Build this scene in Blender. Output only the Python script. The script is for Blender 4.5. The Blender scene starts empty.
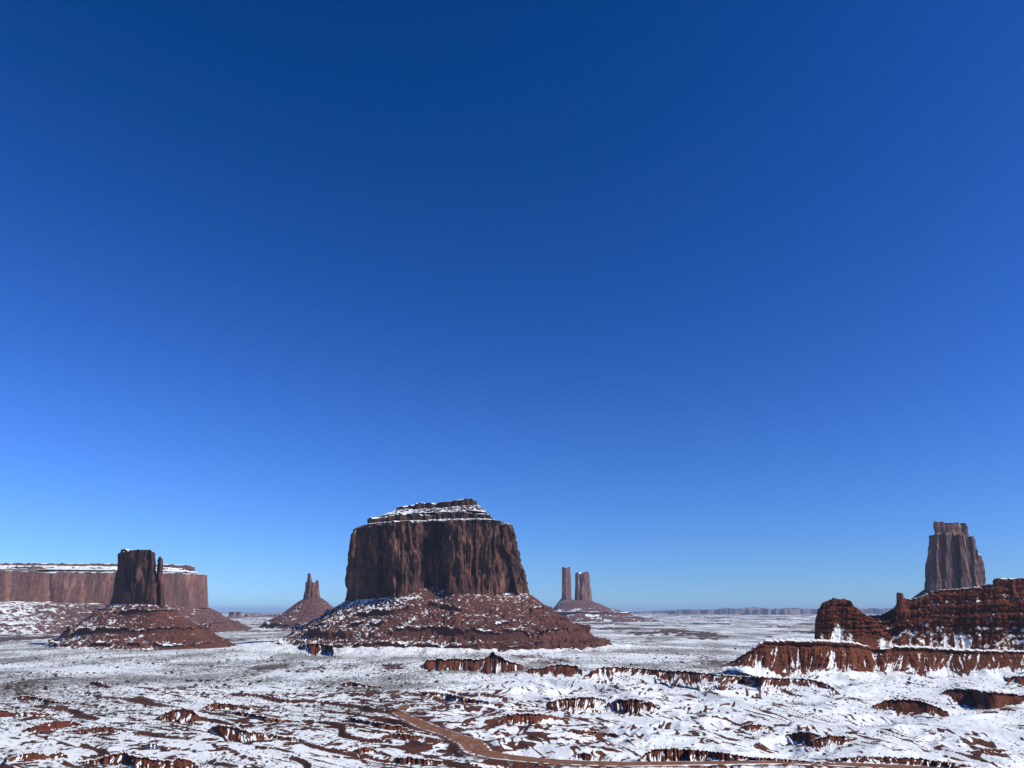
import bpy, math, random
import numpy as np
random.seed(7)
rng = np.random.default_rng(11)
C = bpy.context.scene
COL = C.collection

# ------------------------------------------------------------------ camera, sky, sun, exposure
F, HC, PITCH = 745.0, 78.0, math.atan2(611.5 - 384, 745.0)
cs, sn = math.cos(PITCH), math.sin(PITCH)
cam = bpy.data.cameras.new('camera')
cam.sensor_width = 36.0
cam.lens = 36.0 * F / 1024
cam.clip_start, cam.clip_end = 0.5, 400000
camo = bpy.data.objects.new('camera', cam)
camo.location = (0, 0, HC)
camo.rotation_euler = (math.pi / 2 + PITCH, 0, 0)
COL.objects.link(camo)
C.camera = camo

SUN_AZ, SUN_EL = math.radians(113), math.radians(38)      # azimuth clockwise from +Y (the view direction)
world = bpy.data.worlds.new('World')
C.world = world
world.use_nodes = True
nt = world.node_tree
bg = nt.nodes['Background']
sky = nt.nodes.new('ShaderNodeTexSky')
sky.sky_type = 'NISHITA'
sky.sun_disc = False
sky.sun_elevation = SUN_EL
sky.sun_rotation = SUN_AZ
sky.altitude = 1700
sky.air_density = 1.5
sky.dust_density = 0.0
sky.ozone_density = 1.0
gam = nt.nodes.new('ShaderNodeGamma')                     # the camera's contrast and white balance on a clear winter sky
gam.inputs['Gamma'].default_value = 1.65
tint = nt.nodes.new('ShaderNodeMix')
tint.data_type = 'RGBA'; tint.blend_type = 'MULTIPLY'; tint.inputs[0].default_value = 1.0
tint.inputs[7].default_value = (0.25, 0.445, 0.90, 1)
tco = nt.nodes.new('ShaderNodeTexCoord')                  # world directions, lifted a little: the high desert air is clear at the horizon
vad = nt.nodes.new('ShaderNodeVectorMath'); vad.operation = 'ADD'; vad.inputs[1].default_value = (0, 0, 0.045)
vno = nt.nodes.new('ShaderNodeVectorMath'); vno.operation = 'NORMALIZE'
nt.links.new(tco.outputs['Generated'], vad.inputs[0]); nt.links.new(vad.outputs[0], vno.inputs[0]); nt.links.new(vno.outputs[0], sky.inputs['Vector'])
nt.links.new(sky.outputs[0], gam.inputs['Color'])
nt.links.new(gam.outputs[0], tint.inputs[6])
sep = nt.nodes.new('ShaderNodeSeparateColor'); cmb = nt.nodes.new('ShaderNodeCombineColor')
red = nt.nodes.new('ShaderNodeMath'); red.operation = 'MULTIPLY_ADD'; red.inputs[1].default_value = 1.17; red.inputs[2].default_value = -0.27
rmx = nt.nodes.new('ShaderNodeMath'); rmx.operation = 'MAXIMUM'; rmx.inputs[1].default_value = 0.02
nt.links.new(tint.outputs[2], sep.inputs[0]); nt.links.new(sep.outputs[0], red.inputs[0]); nt.links.new(red.outputs[0], rmx.inputs[0])
nt.links.new(rmx.outputs[0], cmb.inputs[0]); nt.links.new(sep.outputs[1], cmb.inputs[1]); nt.links.new(sep.outputs[2], cmb.inputs[2])
nt.links.new(cmb.outputs[0], bg.inputs['Color'])
bg.inputs['Strength'].default_value = 0.05
sd = bpy.data.lights.new('sun', 'SUN')
sd.energy = 5.0
sd.angle = math.radians(0.53)
sd.color = (1.0, 0.965, 0.89)
so = bpy.data.objects.new('sun', sd)
so.rotation_euler = (math.pi / 2 - SUN_EL, 0, math.pi - SUN_AZ)
so.location = (300, -100, 400)
COL.objects.link(so)
C.view_settings.view_transform = 'Standard'
C.view_settings.look = 'None'
C.view_settings.exposure = 0.0
C.view_settings.gamma = 1.0
C.render.filter_size = 1.1
C.cycles.max_bounces = 6
C.cycles.diffuse_bounces = 2
C.cycles.volume_bounces = 0

# ------------------------------------------------------------------ noise
_pm = rng.permutation(256).astype(np.int32)
_perm = np.concatenate([_pm, _pm, _pm])
_g3 = rng.normal(size=(256, 3)); _g3 /= np.linalg.norm(_g3, axis=1)[:, None]
_g3 = _g3.astype(np.float32)
_a2 = rng.random(256) * 2 * np.pi
_g2 = np.stack([np.cos(_a2), np.sin(_a2)], 1).astype(np.float32)

def n2(x, y):
    x = np.asarray(x, np.float64); y = np.asarray(y, np.float64)
    xi = np.floor(x); yi = np.floor(y)
    fx = (x - xi).astype(np.float32); fy = (y - yi).astype(np.float32)
    xi = xi.astype(np.int64) & 255; yi = yi.astype(np.int64) & 255
    u = fx * fx * fx * (fx * (fx * 6 - 15) + 10); v = fy * fy * fy * (fy * (fy * 6 - 15) + 10)
    def g(i, j):
        h = _perm[_perm[(xi + i) & 255] + ((yi + j) & 255)]
        return _g2[h, 0] * (fx - i) + _g2[h, 1] * (fy - j)
    a = g(0, 0); a = a + u * (g(1, 0) - a)
    b = g(0, 1); b = b + u * (g(1, 1) - b)
    return (a + v * (b - a)) * 1.5

def n3(x, y, z):
    x, y, z = np.broadcast_arrays(np.asarray(x, np.float64), np.asarray(y, np.float64), np.asarray(z, np.float64))
    xi = np.floor(x); yi = np.floor(y); zi = np.floor(z)
    fx = (x - xi).astype(np.float32); fy = (y - yi).astype(np.float32); fz = (z - zi).astype(np.float32)
    xi = xi.astype(np.int64) & 255; yi = yi.astype(np.int64) & 255; zi = zi.astype(np.int64) & 255
    s = lambda f: f * f * f * (f * (f * 6 - 15) + 10)
    u, v, w = s(fx), s(fy), s(fz)
    def g(i, j, k):
        h = _perm[_perm[_perm[(xi + i) & 255] + ((yi + j) & 255)] + ((zi + k) & 255)]
        return _g3[h, 0] * (fx - i) + _g3[h, 1] * (fy - j) + _g3[h, 2] * (fz - k)
    def lay(k):
        a = g(0, 0, k); a = a + u * (g(1, 0, k) - a)
        b = g(0, 1, k); b = b + u * (g(1, 1, k) - b)
        return a + v * (b - a)
    a = lay(0); b = lay(1)
    return (a + w * (b - a)) * 1.5

def fbm2(x, y, o=4, gain=0.5):
    s, a = 0.0, 1.0
    for i in range(o):
        s = s + a * n2(x + 17.3 * i, y - 9.1 * i); x = x * 2.03; y = y * 2.03; a *= gain
    return s

def rid2(x, y, o=3, gain=0.5):
    s, a, w = 0.0, 1.0, 0.0
    for i in range(o):
        s = s + a * (1 - np.abs(n2(x + 5.3 * i, y + 3.1 * i)) * 1.8); w += a
        x = x * 2.07; y = y * 2.07; a *= gain
    return s / w                                     # about 0..1, crests at 1

def ss(a, b, x):
    t = np.clip((x - a) / (b - a), 0, 1)
    return t * t * (3 - 2 * t)

# ------------------------------------------------------------------ projection
def camdepth(Y, z): return Y * cs + (z - HC) * sn
def Xof(px, Y, z): return (px - 512.0) / F * camdepth(Y, z)
def Zof(py, Y):
    v = (384.0 - py) / F
    return HC + Y * (v * cs + sn) / (cs - v * sn)
def Yof(py, z=0.0):                                   # depth where the row py meets the level z
    v = (384.0 - py) / F
    return (z - HC) * (cs - v * sn) / (v * cs + sn)
def PXY(X, Y, Z):
    c = Y * cs + (Z - HC) * sn
    u = -Y * sn + (Z - HC) * cs
    return 512 + F * X / c, 384 - F * u / c

# ------------------------------------------------------------------ the lie of the land
BUTTE_X, BUTTE_Y = -185.0, 1900.0
def scarps(x, y, q):
    # low scarps on the left and middle of the plain, striking down to the right
    T = ss(0.10, -0.08, q) * ss(960, 760, y) * ss(250, 340, y) * (y > 0)
    st = (x * 0.76 - y * 0.65)
    p = (x * 0.62 + y * 0.78)
    a = p / 46 + 0.55 * fbm2(x / 120, y / 120, 2) + 0.15 * n2(st / 60, p / 15)
    a2 = p / 17 + 0.6 * fbm2(x / 60 + 9, y / 60, 3)
    am = np.clip(0.5 + 1.1 * n2(st / 130 + 3, p / 40), 0, 1.3)
    am2 = np.clip(0.35 + 1.3 * n2(st / 50 + 13, p / 16), 0, 1.3)
    return T, am, a - np.floor(a), a2 - np.floor(a2), am2
def land(x, y, fine=True):
    x = np.asarray(x, np.float64); y = np.asarray(y, np.float64)
    r = np.hypot(x, y)
    ys = np.maximum(y, 1.0)
    q = x / ys                                        # tangent of the bearing
    far = ss(3500, 1200, r)
    h = far * (3.0 * fbm2(x / 260, y / 260, 3) - 1.0)
    # snowy fans below the central butte and a rise toward the far left
    db = np.hypot((x - BUTTE_X) / 1.25, y - BUTTE_Y)
    h = h + 16 * ss(420, 180, db) + 5 * ss(460, 330, db) * (rid2(x / 42, y / 70, 2) - 0.6)
    # badlands on the right
    B = ss(-0.16, 0.03, q + 0.06 * n2(x / 150, y / 150)) * ss(1075, 1000, y) * ss(250, 330, y)
    B = B * (y > 0)
    wx = x + 22 * n2(x / 70, y / 70 + 9); wy = y + 22 * n2(x / 70 + 31, y / 70)
    rid = rid2(wx / 120, wy / 170, 2, 0.45)
    h = h + B * (7.5 * (rid - 0.62))
    h = h + ss(1120, 1090, y) * ss(965, 1012, y) * ss(0.27, 0.33, q) * (3.0 + 4.0 * ss(0.5, 0.68, q) + 2.5 * n2(x / 16, y / 30)) * (y > 0)
    h = h + B * ss(900, 990, y) * ss(0.25, 0.4, q) * 4.0 * (rid2(x / 45, y / 60, 2) - 0.45)
    # long low scarps on the left, striking down to the right
    T, am, fr, fr2, am2 = scarps(x, y, q)
    lo = np.where(fr < 0.10, fr / 0.10, 1 - (fr - 0.10) / 0.90)
    lo2 = np.where(fr2 < 0.16, fr2 / 0.16, 1 - (fr2 - 0.16) / 0.84)
    h = h + T * (am * 2.6 * (lo - 0.4) + am2 * 0.9 * (lo2 - 0.4))
    if fine:
        near = ss(1500, 800, r) * ss(200, 320, r)
        r2 = rid2(wx / 34, wy / 44, 2)
        h = h + near * (B * 2.0 * (r2 - 0.6) + 0.16 * fbm2(x / 14, y / 14, 3))
        h = h + near * B * 0.3 * (rid2(x / 7.5, y / 14, 1) - 0.5)
    # graded strip for the dirt road
    w = road_w(x, y)
    h = h * (1 - w) + (-0.5) * w
    # the overlook the photographer stands on
    hill = 76.3 - np.maximum(r - 7, 0) * 0.85
    hill = np.where(hill > 0, hill, 0)
    hill = hill + ss(8, 25, r) * ss(120, 60, r) * 2.5 * fbm2(x / 18, y / 18, 3)
    h = np.where(r < 130, h * ss(70, 130, r) + hill, h)
    return h

ROAD_L = [(399,705.5),(399,708),(396,710),(391.5,712.5),(397,716.5),(406,721.5),(416,727),(430,731.5),(442,735),(446,738),(452,741),(458,744),(461,748.5),(465,752.5),(474,755),(492,758.5),(520,761.5),(560,764.5),(620,766.5),(700,765),(780,763.8),(840,766),(900,769.5),(960,775),(1080,790)]
ROAD_R = [(409,704.5),(411,707.5),(407,710.5),(405,712.5),(413,716.5),(426,721.5),(439.6,727),(449,730.5),(459,733.2),(465,735.5),(475,738.5),(483,742),(488.5,746.5),(491,750.5),(500,753),(515,755.5),(538,758),(570,760.5),(625,762),(700,761.5),(780,761),(845,762.8),(905,765.2),(970,770),(1090,782)]
def gpt(px, py):
    Y = Yof(py, -0.5)
    return Xof(px, Y, -0.5), Y
def dense(pts, n):
    pts = np.array(pts, float)
    d = np.r_[0, np.cumsum(np.hypot(*np.diff(pts, axis=0).T))]
    t = np.linspace(0, d[-1], n)
    return np.stack([np.interp(t, d, pts[:, 0]), np.interp(t, d, pts[:, 1])], 1)
def smooth1(a, k=5):
    ker = np.ones(k) / k
    return np.stack([np.convolve(np.pad(a[:, i], k // 2, mode='edge'), ker, 'valid') for i in range(a.shape[1])], 1)
NROAD = 260
_u = np.linspace(0, 1, len(ROAD_L)); _v = np.linspace(0, 1, NROAD)
def _edge(pts):
    g = np.array([gpt(*p) for p in pts])
    return smooth1(np.stack([np.interp(_v, _u, g[:, 0]), np.interp(_v, _u, g[:, 1])], 1), 5)
RL, RR = _edge(ROAD_L), _edge(ROAD_R)
RC = (RL + RR) / 2
RW = np.hypot(*(RL - RR).T) / 2
def road_w(x, y):
    x = np.asarray(x, float); shp = x.shape
    xf = x.ravel(); yf = np.asarray(y, float).ravel()
    out = np.zeros(xf.size)
    m = np.where((yf > 280) & (yf < 660) & (xf > -160) & (xf < 420))[0]
    for ch in np.array_split(m, max(1, len(m) // 20000)):
        if len(ch) == 0: continue
        d = np.hypot(xf[ch, None] - RC[None, ::3, 0], yf[ch, None] - RC[None, ::3, 1]) - RW[None, ::3]
        out[ch] = ss(7, 0.5, d.min(1))
    return out.reshape(shp)

# ------------------------------------------------------------------ mesh helpers
def grid_mesh(name, V, wrap=False, cap=None, attrs=None, smooth=False):
    R, Cn = V.shape[:2]
    verts = V.reshape(-1, 3).astype(np.float32)
    i = np.arange(R - 1)[:, None]; j = np.arange(Cn if wrap else Cn - 1)[None, :]
    j2 = (j + 1) % Cn
    q = np.stack([i * Cn + j, i * Cn + j2, (i + 1) * Cn + j2, (i + 1) * Cn + j], -1).reshape(-1, 4)
    loops = q.ravel(); starts = np.arange(len(q)) * 4; tot = np.full(len(q), 4)
    extra = 0
    if cap is not None:                               # close the last row with rings toward a centre vertex
        ci = len(verts)
        verts = np.vstack([verts, np.array([cap], np.float32)])
        jj = np.arange(Cn); a = (R - 1) * Cn + jj; b = (R - 1) * Cn + (jj + 1) % Cn
        tri = np.stack([a, b, np.full(Cn, ci)], 1)
        starts = np.r_[starts, len(loops) + np.arange(Cn) * 3]
        loops = np.r_[loops, tri.ravel()]; tot = np.r_[tot, np.full(Cn, 3)]
        extra = 1
    me = bpy.data.meshes.new(name)
    me.vertices.add(len(verts)); me.vertices.foreach_set('co', verts.ravel())
    me.loops.add(len(loops)); me.loops.foreach_set('vertex_index', loops.astype(np.int32))
    me.polygons.add(len(starts)); me.polygons.foreach_set('loop_start', starts.astype(np.int32))
    me.polygons.foreach_set('loop_total', tot.astype(np.int32))
    me.update(calc_edges=True)
    me.polygons.foreach_set('use_smooth', np.full(len(starts), smooth))
    for k, a in (attrs or {}).items():
        at = me.attributes.new(k, 'FLOAT', 'POINT')
        a = np.asarray(a, np.float32).ravel()
        if extra: a = np.r_[a, a[-1]]
        at.data.foreach_set('value', a)
    return me

def normals(V, wrap=False):
    du = (np.roll(V, -1, 1) - np.roll(V, 1, 1)) if wrap else np.gradient(V, axis=1)
    dv = np.gradient(V, axis=0)
    n = np.cross(du, dv)
    n /= np.linalg.norm(n, axis=2, keepdims=True) + 1e-9
    return n

def link(name, me, mat, parent=None):
    o = bpy.data.objects.new(name, me)
    COL.objects.link(o)
    if mat: me.materials.append(mat)
    if parent: o.parent = parent
    return o
def thing(name, label, cat, loc=(0, 0, 0), group=None):
    o = bpy.data.objects.new(name, None)
    COL.objects.link(o); o.location = loc
    o['label'] = label; o['category'] = cat
    if group: o['group'] = group
    return o
def tag(o, label=None, cat=None, group=None, kind=None):
    for k, v in (('label', label), ('category', cat), ('group', group), ('kind', kind)):
        if v: o[k] = v
    return o
def rebase(me, loc):                                  # keep vertices local to the thing's base point
    n = len(me.vertices); a = np.empty(n * 3, np.float32)
    me.vertices.foreach_get('co', a); a = a.reshape(-1, 3) - np.array(loc, np.float32)
    me.vertices.foreach_set('co', a.ravel()); me.update()

# ------------------------------------------------------------------ materials
SNOW = (0.81, 0.82, 0.765, 1)
class Mat:
    def __init__(s, name):
        s.m = bpy.data.materials.new(name); s.m.use_nodes = True
        s.t = s.m.node_tree; s.b = s.t.nodes['Principled BSDF']
        s.b.inputs['Roughness'].default_value = 0.92
        s.b.inputs['Specular IOR Level'].default_value = 0.12
        s.pos = s.n('ShaderNodeNewGeometry').outputs['Position']
    def n(s, t): return s.t.nodes.new(t)
    def l(s, a, b): s.t.links.new(a, b)
    def noise(s, scale, vec=(1, 1, 1), detail=4, rough=0.55):
        mp = s.n('ShaderNodeMapping'); mp.inputs['Scale'].default_value = tuple(scale * c for c in vec)
        s.l(s.pos, mp.inputs['Vector'])
        no = s.n('ShaderNodeTexNoise'); no.inputs['Scale'].default_value = 1
        no.inputs['Detail'].default_value = detail; no.inputs['Roughness'].default_value = rough
        s.l(mp.outputs[0], no.inputs['Vector'])
        return no.outputs['Fac']
    def rng(s, v, a, b, c=0.0, d=1.0):
        r = s.n('ShaderNodeMapRange'); r.interpolation_type = 'SMOOTHSTEP'
        for k, x in zip(('From Min', 'From Max', 'To Min', 'To Max'), (a, b, c, d)): r.inputs[k].default_value = x
        s.l(v, r.inputs['Value']); return r.outputs[0]
    def mix(s, f, a, b, mode='MIX'):
        m = s.n('ShaderNodeMix'); m.data_type = 'RGBA'; m.blend_type = mode
        for sock, v in ((m.inputs[0], f), (m.inputs[6], a), (m.inputs[7], b)):
            if isinstance(v, (tuple, list)): sock.default_value = v if len(v) == 4 else (*v, 1)
            elif isinstance(v, (int, float)): sock.default_value = v
            else: s.l(v, sock)
        return m.outputs[2]
    def math(s, op, a, b):
        m = s.n('ShaderNodeMath'); m.operation = op
        for sock, v in zip(m.inputs, (a, b)):
            if isinstance(v, (int, float)): sock.default_value = v
            else: s.l(v, sock)
        return m.outputs[0]
    def attr(s, name):
        a = s.n('ShaderNodeAttribute'); a.attribute_name = name; return a.outputs['Fac']
    def bump(s, h, strength, dist):
        b = s.n('ShaderNodeBump'); b.inputs['Strength'].default_value = strength; b.inputs['Distance'].default_value = dist
        s.l(h, b.inputs['Height']); s.l(b.outputs[0], s.b.inputs['Normal'])
    def out(s, c): s.l(c, s.b.inputs['Base Color']); return s.m

def rock(name, c1, c2, dark, m, varnish=0.7, strata=0.35, snowy=True):
    """weathered sandstone; m = metres per picture pixel at the rock's distance, sets the grain"""
    M = Mat(name)
    big = M.noise(0.045 / m, (1, 1, 0.5), 3)
    col = M.mix(M.rng(big, 0.35, 0.65), c1, c2)
    grain = M.noise(0.45 / m, (1, 1, 0.8), 3, 0.7)
    col = M.mix(M.rng(grain, 0.35, 0.65, 0.0, 0.75), col, tuple(v * 0.5 for v in c2))
    if strata:
        zb = M.noise(0.35 / m, (0.02, 0.02, 1.0), 4, 0.7)
        col = M.mix(M.rng(zb, 0.42, 0.62, 0.0, strata), col, dark)
    if varnish:
        v = M.noise(0.16 / m, (1, 1, 0.07), 4, 0.65)
        col = M.mix(M.rng(v, 0.45, 0.66, 0.0, varnish), col, dark)
        v2 = M.noise(0.4 / m, (1, 1, 0.05), 3, 0.6)
        col = M.mix(M.rng(v2, 0.57, 0.68, 0.0, 0.7), col, tuple(min(1, x * 1.35) for x in c1))
    if varnish > 0.5:                                 # fresh scars where slabs came away
        v3 = M.noise(0.09 / m, (1, 1, 0.3), 4, 0.6)
        col = M.mix(M.rng(v3, 0.56, 0.63, 0.0, 0.55), col, tuple(min(1, x * 1.7) for x in c1))
    if snowy:
        f = M.math('ADD', M.attr('snow'), M.math('MULTIPLY', M.math('SUBTRACT', M.noise(0.5 / m, (1, 1, 0.8), 4, 0.75), 0.5), 1.05))
        col = M.mix(M.rng(f, 0.42, 0.6), col, SNOW)
    M.bump(M.noise(0.5 / m, (1, 1, 0.6), 4, 0.7), 0.6, 0.9 * m)
    return M.out(col)

# ------------------------------------------------------------------ rock towers: closed plan, tapering cliff, debris skirt
def loop(keys, N):
    K = np.array(keys, float)
    K = np.vstack([K, K[:1]])
    Yr = K[:, 1].min()
    X = (K[:, 0] - 512) / F * K[:, 1]
    d = np.r_[0, np.cumsum(np.hypot(np.diff(X), np.diff(K[:, 1])))]
    # denser in front than behind
    t = np.linspace(0, d[-1], N, endpoint=False)
    o = np.stack([np.interp(t, d, K[:, i]) for i in range(K.shape[1])], 1)
    for _ in range(2):
        o = (np.roll(o, 1, 0) + 2 * o + np.roll(o, -1, 0)) / 4
    return o

def cliff_mesh(name, keys, Yf, N, R, m, amp=1.0, flare=1.2, taper=0.06, seed=0.0, topsnow=1.0, blocky=1.0, face_snow=0.0, dome=0.0, strat=0.0, fr=1.0):
    """keys rows: px_base, Y, py_base, px_top, py_top"""
    o = loop([k[:5] for k in keys], N)
    bx, Yb, yb, tx, yt = o.T
    zb = Zof(yb, Yf) - 2.5 * m; zt = Zof(yt, Yf)
    Yc = (Yb.min() + Yb.max()) / 2
    X0 = Xof(bx, Yb, zb)
    dX = np.roll(X0, -1) - np.roll(X0, 1); dY = np.roll(Yb, -1) - np.roll(Yb, 1)
    k = 9
    for _ in range(k):
        dX = (np.roll(dX, 1) + dX + np.roll(dX, -1)) / 3; dY = (np.roll(dY, 1) + dY + np.roll(dY, -1)) / 3
    L = np.hypot(dX, dY) + 1e-9
    sgn = 1.0 if np.sum(X0 * np.roll(Yb, -1) - np.roll(X0, -1) * Yb) > 0 else -1.0
    nx, ny = sgn * dY / L, -sgn * dX / L
    t = np.linspace(0, 1, R)[:, None]
    px = tx + (bx - tx) * (1 - t) ** flare
    z = zb + (zt - zb) * t
    Y = Yc + (Yb - Yc) * (1 - taper * t)
    X = Xof(px, Y, z)
    a = 1 / m
    warp = 0.12 * n3(X * a / 9, Y * a / 9, z * a / 14)
    sx, sy, sz = X * a / fr + seed * 13.7, Y * a / fr, z * a / fr
    d = 1.6 * n3(sx / 17 + warp, sy / 17, sz / 70) \
        - 1.5 * np.maximum(0, 0.45 - 2.2 * np.abs(n3(sx / 11 + 7, sy / 11, sz / 90 + warp))) * 2 \
        + 1.1 * n3(sx / 6, sy / 6 + 3, sz / 30) \
        - 0.75 * np.maximum(0, 0.4 - 2.0 * np.abs(n3(sx / 4.2, sy / 4.2, sz / 34))) * 2 \
        + 0.5 * n3(sx / 2.3, sy / 2.3, sz / 9) + 0.18 * n3(sx, sy, sz / 2)
    d = d + 1.5 * np.tanh(6 * n3(sx / 13 + 31, sy / 13, sz / 170 + warp)) + 0.8 * np.tanh(6 * n3(sx / 5 + 31, sy / 5, sz / 60 + 2 * warp)) + 0.3 * np.tanh(5 * n3(sx / 2 + 3, sy / 2, sz / 14))
    # slabs that broke off below a roof: the wall steps in and out with height
    d = d + blocky * 1.1 * np.tanh(7 * n3(sx / 9 + 2, sy / 9, sz / 20 + 5)) + blocky * 0.55 * np.tanh(7 * n3(sx / 4 + 12, sy / 4, sz / 9 + 5))
    jz = n3(sx / 40, sy / 40, sz / 3.1) + 0.6 * n3(sx / 60 + 9, sy / 60, sz / 1.4)
    d = d - blocky * (0.12 + 0.5 * ss(0.8, 0.95, t)) * np.maximum(0, 0.5 - 2.5 * np.abs(jz))
    if strat:
        d = d + strat * (np.tanh(4 * n2(sz / 3.0 + 3, sx / 90)) + 0.5 * n2(sz / 1.3, sx / 40))
    d = d * m * amp * fr * np.clip(0.35 + 2.2 * np.minimum(t, 1.0 - 0.35 * t), 0, 1)
    X = X + d * nx; Y = Y + d * ny
    # uneven rim
    rim = ss(0.9, 1.0, t)
    z = z + rim * m * (0.7 * np.tanh(4 * n3(X * a / 5, Y * a / 5, 3.3 + seed)) + 0.3 * n3(X * a / 1.7, Y * a / 1.7, 9.0))
    cx, cy = X[-1].mean(), Y[-1].mean()
    rows = [np.stack([X, Y, z], -1)]
    for s_ in (0.985, 0.94, 0.8, 0.55, 0.25):
        e = rows[0][-1].copy()
        e[:, 0] = cx + (e[:, 0] - cx) * s_; e[:, 1] = cy + (e[:, 1] - cy) * s_
        e[:, 2] = e[:, 2] * s_ + e[:, 2].mean() * (1 - s_) + dome * m * (1 - s_ ** 2) + 0.25 * m * n2(e[:, 0] * a / 3, e[:, 1] * a / 3)
        rows.append(e[None])
    V = np.concatenate(rows, 0)
    n = normals(V, True); nz = np.abs(n[..., 2])
    sp = 0.5 * n3(V[..., 0] * a / 2, V[..., 1] * a / 2, V[..., 2] * a / 2)
    snow = ss(0.55, 0.85, nz) * topsnow + face_snow * (sp + 0.2)
    snow[:R] *= ss(0.9, 0.97, t)
    snow[R:] = np.maximum(snow[R:], topsnow)
    cap = (cx, cy, V[-1, :, 2].mean())
    return grid_mesh(name, V, True, cap, {'snow': snow}), o

def skirt_mesh(name, keys, Yf, N, R, m, prof, seed=0.0, snow_bias=None, ledge=(), gully=1.6, toe_y=None, rough=0.55, inner=0.12, sp_amp=0.5, soft=0.02):
    """keys rows: px_base, Y, py_base, px_top, py_top, toe_px, toe_Y (, toe_py)"""
    o = loop(keys, N)
    fq = np.fft.fftfreq(N) * 2 * np.pi
    o = np.real(np.fft.ifft(np.fft.fft(o, axis=0) * np.exp(-0.5 * (fq * soft * N) ** 2)[:, None], axis=0))
    bx, Yb, yb, tx_, Yt_ = o[:, 0], o[:, 1], o[:, 2], o[:, 5], o[:, 6]
    zb = Zof(yb, Yf)
    X0 = Xof(bx, Yb, zb)
    Xc, Yc = X0.mean(), Yb.mean()
    if o.shape[1] > 7:
        zt = Zof(o[:, 7], Yf)
        Xt = Xof(tx_, Yt_, zt)
    else:
        Xt = Xof(tx_, Yt_, 0 * Yt_)
        zt = land(Xt, Yt_, False) - 3.0 * min(m, 4)
    # start inside the cliff
    Xi = X0 + (Xc - X0) * inner; Yi = Yb + (Yc - Yb) * inner
    v = np.linspace(0, 1, R)[:, None]
    vv = np.maximum(v - 0.06, 0) / 0.94
    w0 = np.clip(v / 0.06, 0, 1)
    X = np.where(v < 0.06, Xi + (X0 - Xi) * w0, X0 + (Xt - X0) * vv)
    Y = np.where(v < 0.06, Yi + (Yb - Yi) * w0, Yb + (Yt_ - Yb) * vv)
    a = 1 / m
    s = np.r_[0, np.cumsum(np.hypot(np.diff(Xt), np.diff(Yt_)))][None, :] * a
    p = np.array(prof)
    wob = 0.03 * n3(X * a / 22, Y * a / 22, seed)
    fz = np.interp(np.clip(vv + wob * (vv > 0) * (vv < 1) * np.minimum(1, 8 * vv) * np.minimum(1, 8 * (1 - vv)), 0, 1), p[:, 0], p[:, 1])
    z = zt + (zb - zt) * fz
    z = np.where(v < 0.06, zb + (1 - w0) * 1.2 * m, z)
    # ledges: bands of hard rock that stand out of the debris
    lsn = np.zeros_like(z)
    dcl = np.zeros_like(z)
    for (lv, lh, lam, thr) in ledge:
        lvv = lv + 0.025 * n3(X * a / 30, Y * a / 30, lv * 9 + seed)
        pres = ss(thr - 0.15, thr + 0.15, n3(X * a / lam, Y * a / lam, lv * 31 + seed) + 0.25 * n3(X * a / 4, Y * a / 4, lv * 7))
        step = ss(lvv - 0.10, lvv - 0.005, vv) * (vv < lvv) + (vv >= lvv) * ss(lvv + 0.014, lvv, vv)
        z = z + lh * m * pres * step
        dcl = np.maximum(dcl, pres * (vv >= lvv) * (vv < lvv + 0.02))
        lsn = np.maximum(lsn, pres * ss(lvv - 0.09, lvv - 0.03, vv) * (vv < lvv - 0.004))
        ov = pres * m * 1.1 * (ss(lvv - 0.05, lvv - 0.005, vv) * (vv < lvv) - 0.9 * (vv >= lvv) * ss(lvv + 0.07, lvv + 0.01, vv))
        rx, ry = Xt - Xc, Yt_ - Yc
        rl = np.hypot(rx, ry)
        X = X + ov * rx / rl; Y = Y + ov * ry / rl
    env = np.clip(vv * 5, 0, 1) * np.clip((1 - vv) * 6, 0.25, 1)
    g = 1 - np.abs(n3(X * a / 9 + 3 * seed, Y * a / 9, 0.7 * vv + seed)) * 2
    g2 = 1 - np.abs(n3(X * a / 3.6, Y * a / 3.6, 0.4 * vv + seed + 4)) * 2
    z = z + m * env * (gully * (g - 0.55) * (0.4 + 0.6 * vv) + 0.45 * gully * (g2 - 0.5))
    rn = n3(X * a / 2.2, Y * a / 2.2, z * a / 2.2) + 0.6 * n3(X * a / 1.0, Y * a / 1.0, z * a / 1.0)
    z = z + m * rough * rn * np.minimum(1, 20 * vv) * (1 - 0.6 * vv)
    V = np.stack([X, Y, z], -1)
    n = normals(V, True); nz = np.abs(n[..., 2]); nxs = n[..., 0] * np.sign(n[..., 2] + 1e-9)
    fb = n3(X * a / 14 + 40, Y * a / 14, z * a / 14) * 0.5 + n3(X * a / 5, Y * a / 5, z * a / 5) * 0.45
    pxs, _ = PXY(X, Y, z)
    bias = snow_bias(pxs, vv) if snow_bias else 0.0
    snow = 0.5 + bias + 0.55 * sp_amp * fb + sp_amp * 0.8 * rn - 0.25 * nxs + 1.1 * (nz - 0.82) + 0.32 * (0.5 - g)
    snow = np.where(dcl > 0.3, 0.0, snow + 0.22 * lsn)
    return grid_mesh(name, V, True, None, {'snow': snow})

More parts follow.
